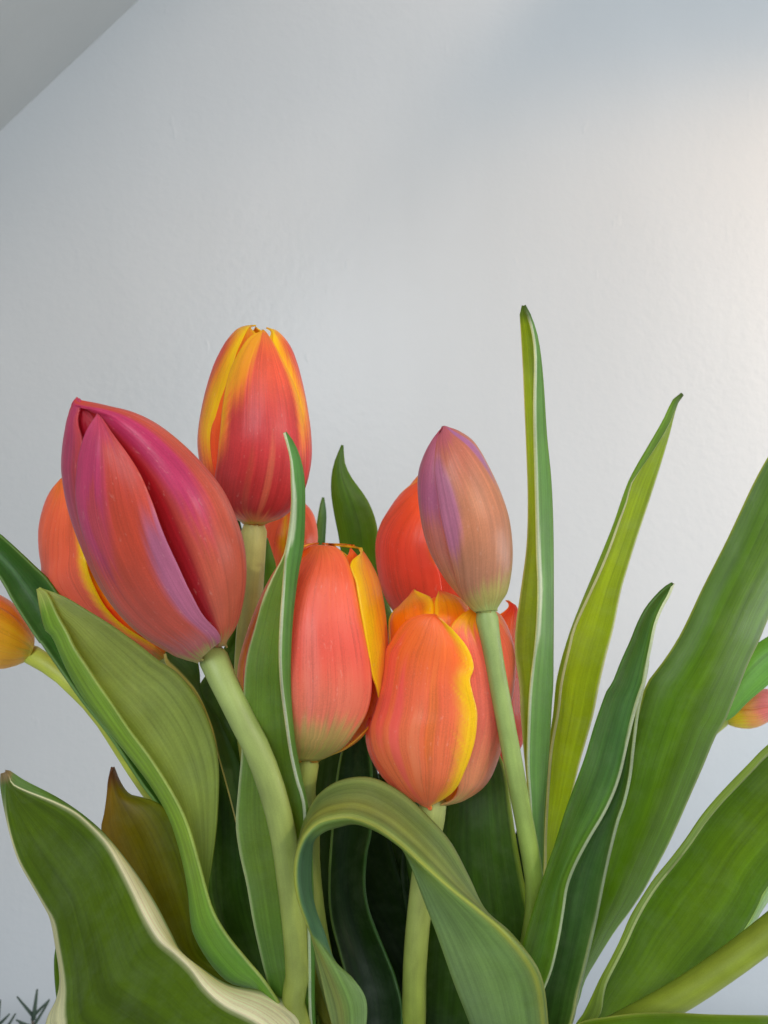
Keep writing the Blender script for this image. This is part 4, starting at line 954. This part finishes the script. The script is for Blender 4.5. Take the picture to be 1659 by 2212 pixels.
# L19 leaf in the middle, shade painted in as near-black green
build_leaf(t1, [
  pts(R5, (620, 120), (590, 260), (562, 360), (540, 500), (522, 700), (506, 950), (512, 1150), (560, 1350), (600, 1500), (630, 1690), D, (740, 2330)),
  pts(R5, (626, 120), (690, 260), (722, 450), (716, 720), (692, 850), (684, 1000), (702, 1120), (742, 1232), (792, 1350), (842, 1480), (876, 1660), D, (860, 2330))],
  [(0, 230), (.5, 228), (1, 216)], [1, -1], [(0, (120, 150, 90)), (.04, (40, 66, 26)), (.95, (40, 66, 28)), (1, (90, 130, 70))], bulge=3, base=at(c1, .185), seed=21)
# L24 leaf low in the middle, shade painted into its dull green
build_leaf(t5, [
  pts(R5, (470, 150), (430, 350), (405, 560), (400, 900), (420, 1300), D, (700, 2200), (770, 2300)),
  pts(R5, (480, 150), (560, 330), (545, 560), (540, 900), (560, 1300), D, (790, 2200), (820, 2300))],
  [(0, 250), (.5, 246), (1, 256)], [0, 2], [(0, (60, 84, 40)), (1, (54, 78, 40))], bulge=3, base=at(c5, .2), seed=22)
# L20 broad leaf right of the middle, shade put into its green
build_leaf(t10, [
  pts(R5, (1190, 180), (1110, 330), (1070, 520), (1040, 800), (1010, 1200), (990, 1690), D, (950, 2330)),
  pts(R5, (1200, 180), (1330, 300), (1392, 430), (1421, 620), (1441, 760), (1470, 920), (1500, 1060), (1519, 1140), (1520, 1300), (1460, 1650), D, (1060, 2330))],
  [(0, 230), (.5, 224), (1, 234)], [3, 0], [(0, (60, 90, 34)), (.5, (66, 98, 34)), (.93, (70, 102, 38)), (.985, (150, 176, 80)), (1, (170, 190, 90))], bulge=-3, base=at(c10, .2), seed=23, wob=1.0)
# leaves added at the back to block the bright wall, coloured dark as shade
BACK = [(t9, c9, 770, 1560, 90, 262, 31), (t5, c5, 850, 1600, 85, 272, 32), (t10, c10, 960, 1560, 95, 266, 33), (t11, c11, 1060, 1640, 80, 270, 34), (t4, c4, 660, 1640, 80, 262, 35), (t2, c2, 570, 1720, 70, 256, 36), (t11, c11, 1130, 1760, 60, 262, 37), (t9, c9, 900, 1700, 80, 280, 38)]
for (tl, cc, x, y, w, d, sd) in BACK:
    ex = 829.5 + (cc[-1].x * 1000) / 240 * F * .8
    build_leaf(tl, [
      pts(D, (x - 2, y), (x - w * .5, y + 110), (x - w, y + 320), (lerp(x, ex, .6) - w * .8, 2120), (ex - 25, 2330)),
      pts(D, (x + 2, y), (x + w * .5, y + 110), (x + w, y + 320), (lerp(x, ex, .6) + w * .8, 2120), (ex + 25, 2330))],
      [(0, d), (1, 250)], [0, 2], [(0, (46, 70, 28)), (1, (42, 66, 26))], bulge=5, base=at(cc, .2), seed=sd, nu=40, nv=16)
# L21 sliver behind the big lower left leaf
build_leaf(t4, [
  pts(R4, (288, 1560), (276, 1640), (277, 1740), (290, 1850), (330, 1980), D, (260, 2290), (500, 2360), (730, 2390)),
  pts(R4, (292, 1560), (330, 1660), (345, 1760), (350, 1860), (400, 1980), D, (300, 2270), (520, 2340), (735, 2375))],
  [(0, 204), (1, 226)], [0, 2], [(0, (96, 130, 30)), (1, (90, 124, 30))], base=at(c4, .185), seed=24, nv=14)

# ---------------------------------------------------------------- rosemary sprig in a pot behind
def tube(name, path, r0, r1, mat, parent, seg=8):
    n = len(path); verts, faces = [], []
    for i, p in enumerate(path):
        tg = (path[min(i + 1, n - 1)] - path[max(i - 1, 0)]).normalized()
        s = tg.cross(Vector((0, 1, 0.01))).normalized(); q = s.cross(tg)
        r = lerp(r0, r1, i / (n - 1))
        for k in range(seg):
            a = 2 * math.pi * k / seg; verts.append(p + s * r * math.cos(a) + q * r * math.sin(a))
    for i in range(n - 1):
        for k in range(seg):
            kk = (k + 1) % seg; faces.append((i * seg + k, i * seg + kk, (i + 1) * seg + kk, (i + 1) * seg + k))
    faces += [tuple(range(seg))[::-1], tuple(range((n - 1) * seg, n * seg))]
    me = bpy.data.meshes.new(name); me.from_pydata(verts, [], faces)
    for f in me.polygons: f.use_smooth = True
    return link(name, me, mat, parent)
RD = 500.0
foot = P(66, 2212, RD); foot.z = 0.0
pot = empty('flower_pot', foot, 'small terracotta pot holding the dark rosemary', 'pot')
lathe([(0, 0), (.020, 0), (.027, .022), (.029, .022), (.029, .030), (.026, .030), (.024, .012), (0, .012)], 40, foot.x, foot.y, 'pot_body', M_POT, pot)
lathe([(0, .011), (.0235, .011), (.0248, .025), (0, .026)], 32, foot.x, foot.y, 'soil', M_SOIL, pot)
ros = empty('rosemary_plant', foot + Vector((0, 0, .024)), 'dark green rosemary sprigs at the foot of the wall behind the big pale-rimmed leaf', 'rosemary')
def needle(base, d, length, parent, flat=.0016):
    pth = [base, base + d * length * .35 + Vector((0, 0, .0004)), base + d * length * .75 + Vector((0, 0, .001)), base + d * length + Vector((0, 0, .0016))]
    o = tube('needle', pth, flat * .75, flat * .3, M_NEEDLE, parent, 6); return o
for (bx, by, tx, ty, sd) in [(60, 2420, 72, 2192, 1), (20, 2420, -8, 2215, 2), (110, 2420, 128, 2290, 3)]:
    bt = P(bx, by, RD); bt.z = .024; bt.x = foot.x + (bt.x - foot.x) * .5
    tt = P(tx, ty, RD)
    pth = [bt.lerp(tt, k / 6) + Vector((.0015 * nz(k * .7, sd), 0, 0)) for k in range(7)]
    sp = tube('sprig', pth, .0014, .0008, M_TWIG, ros)
    rr = random.Random(sd); h = (tt - bt).length
    for k in range(9):
        p = tt.lerp(bt, (.0008 + .0075 * k) / h)
        for s in (-1, 1):
            a = (k % 2) * .9 + rr.uniform(-.25, .25)
            d = Vector((s * math.cos(a) * .75, math.sin(a) * .75 * s, .62)).normalized()
            needle(p, d, rr.uniform(.012, .016), sp)
    needle(tt - Vector((0, 0, .003)), Vector((.14, 0, 1)).normalized(), .018, sp, .0022)
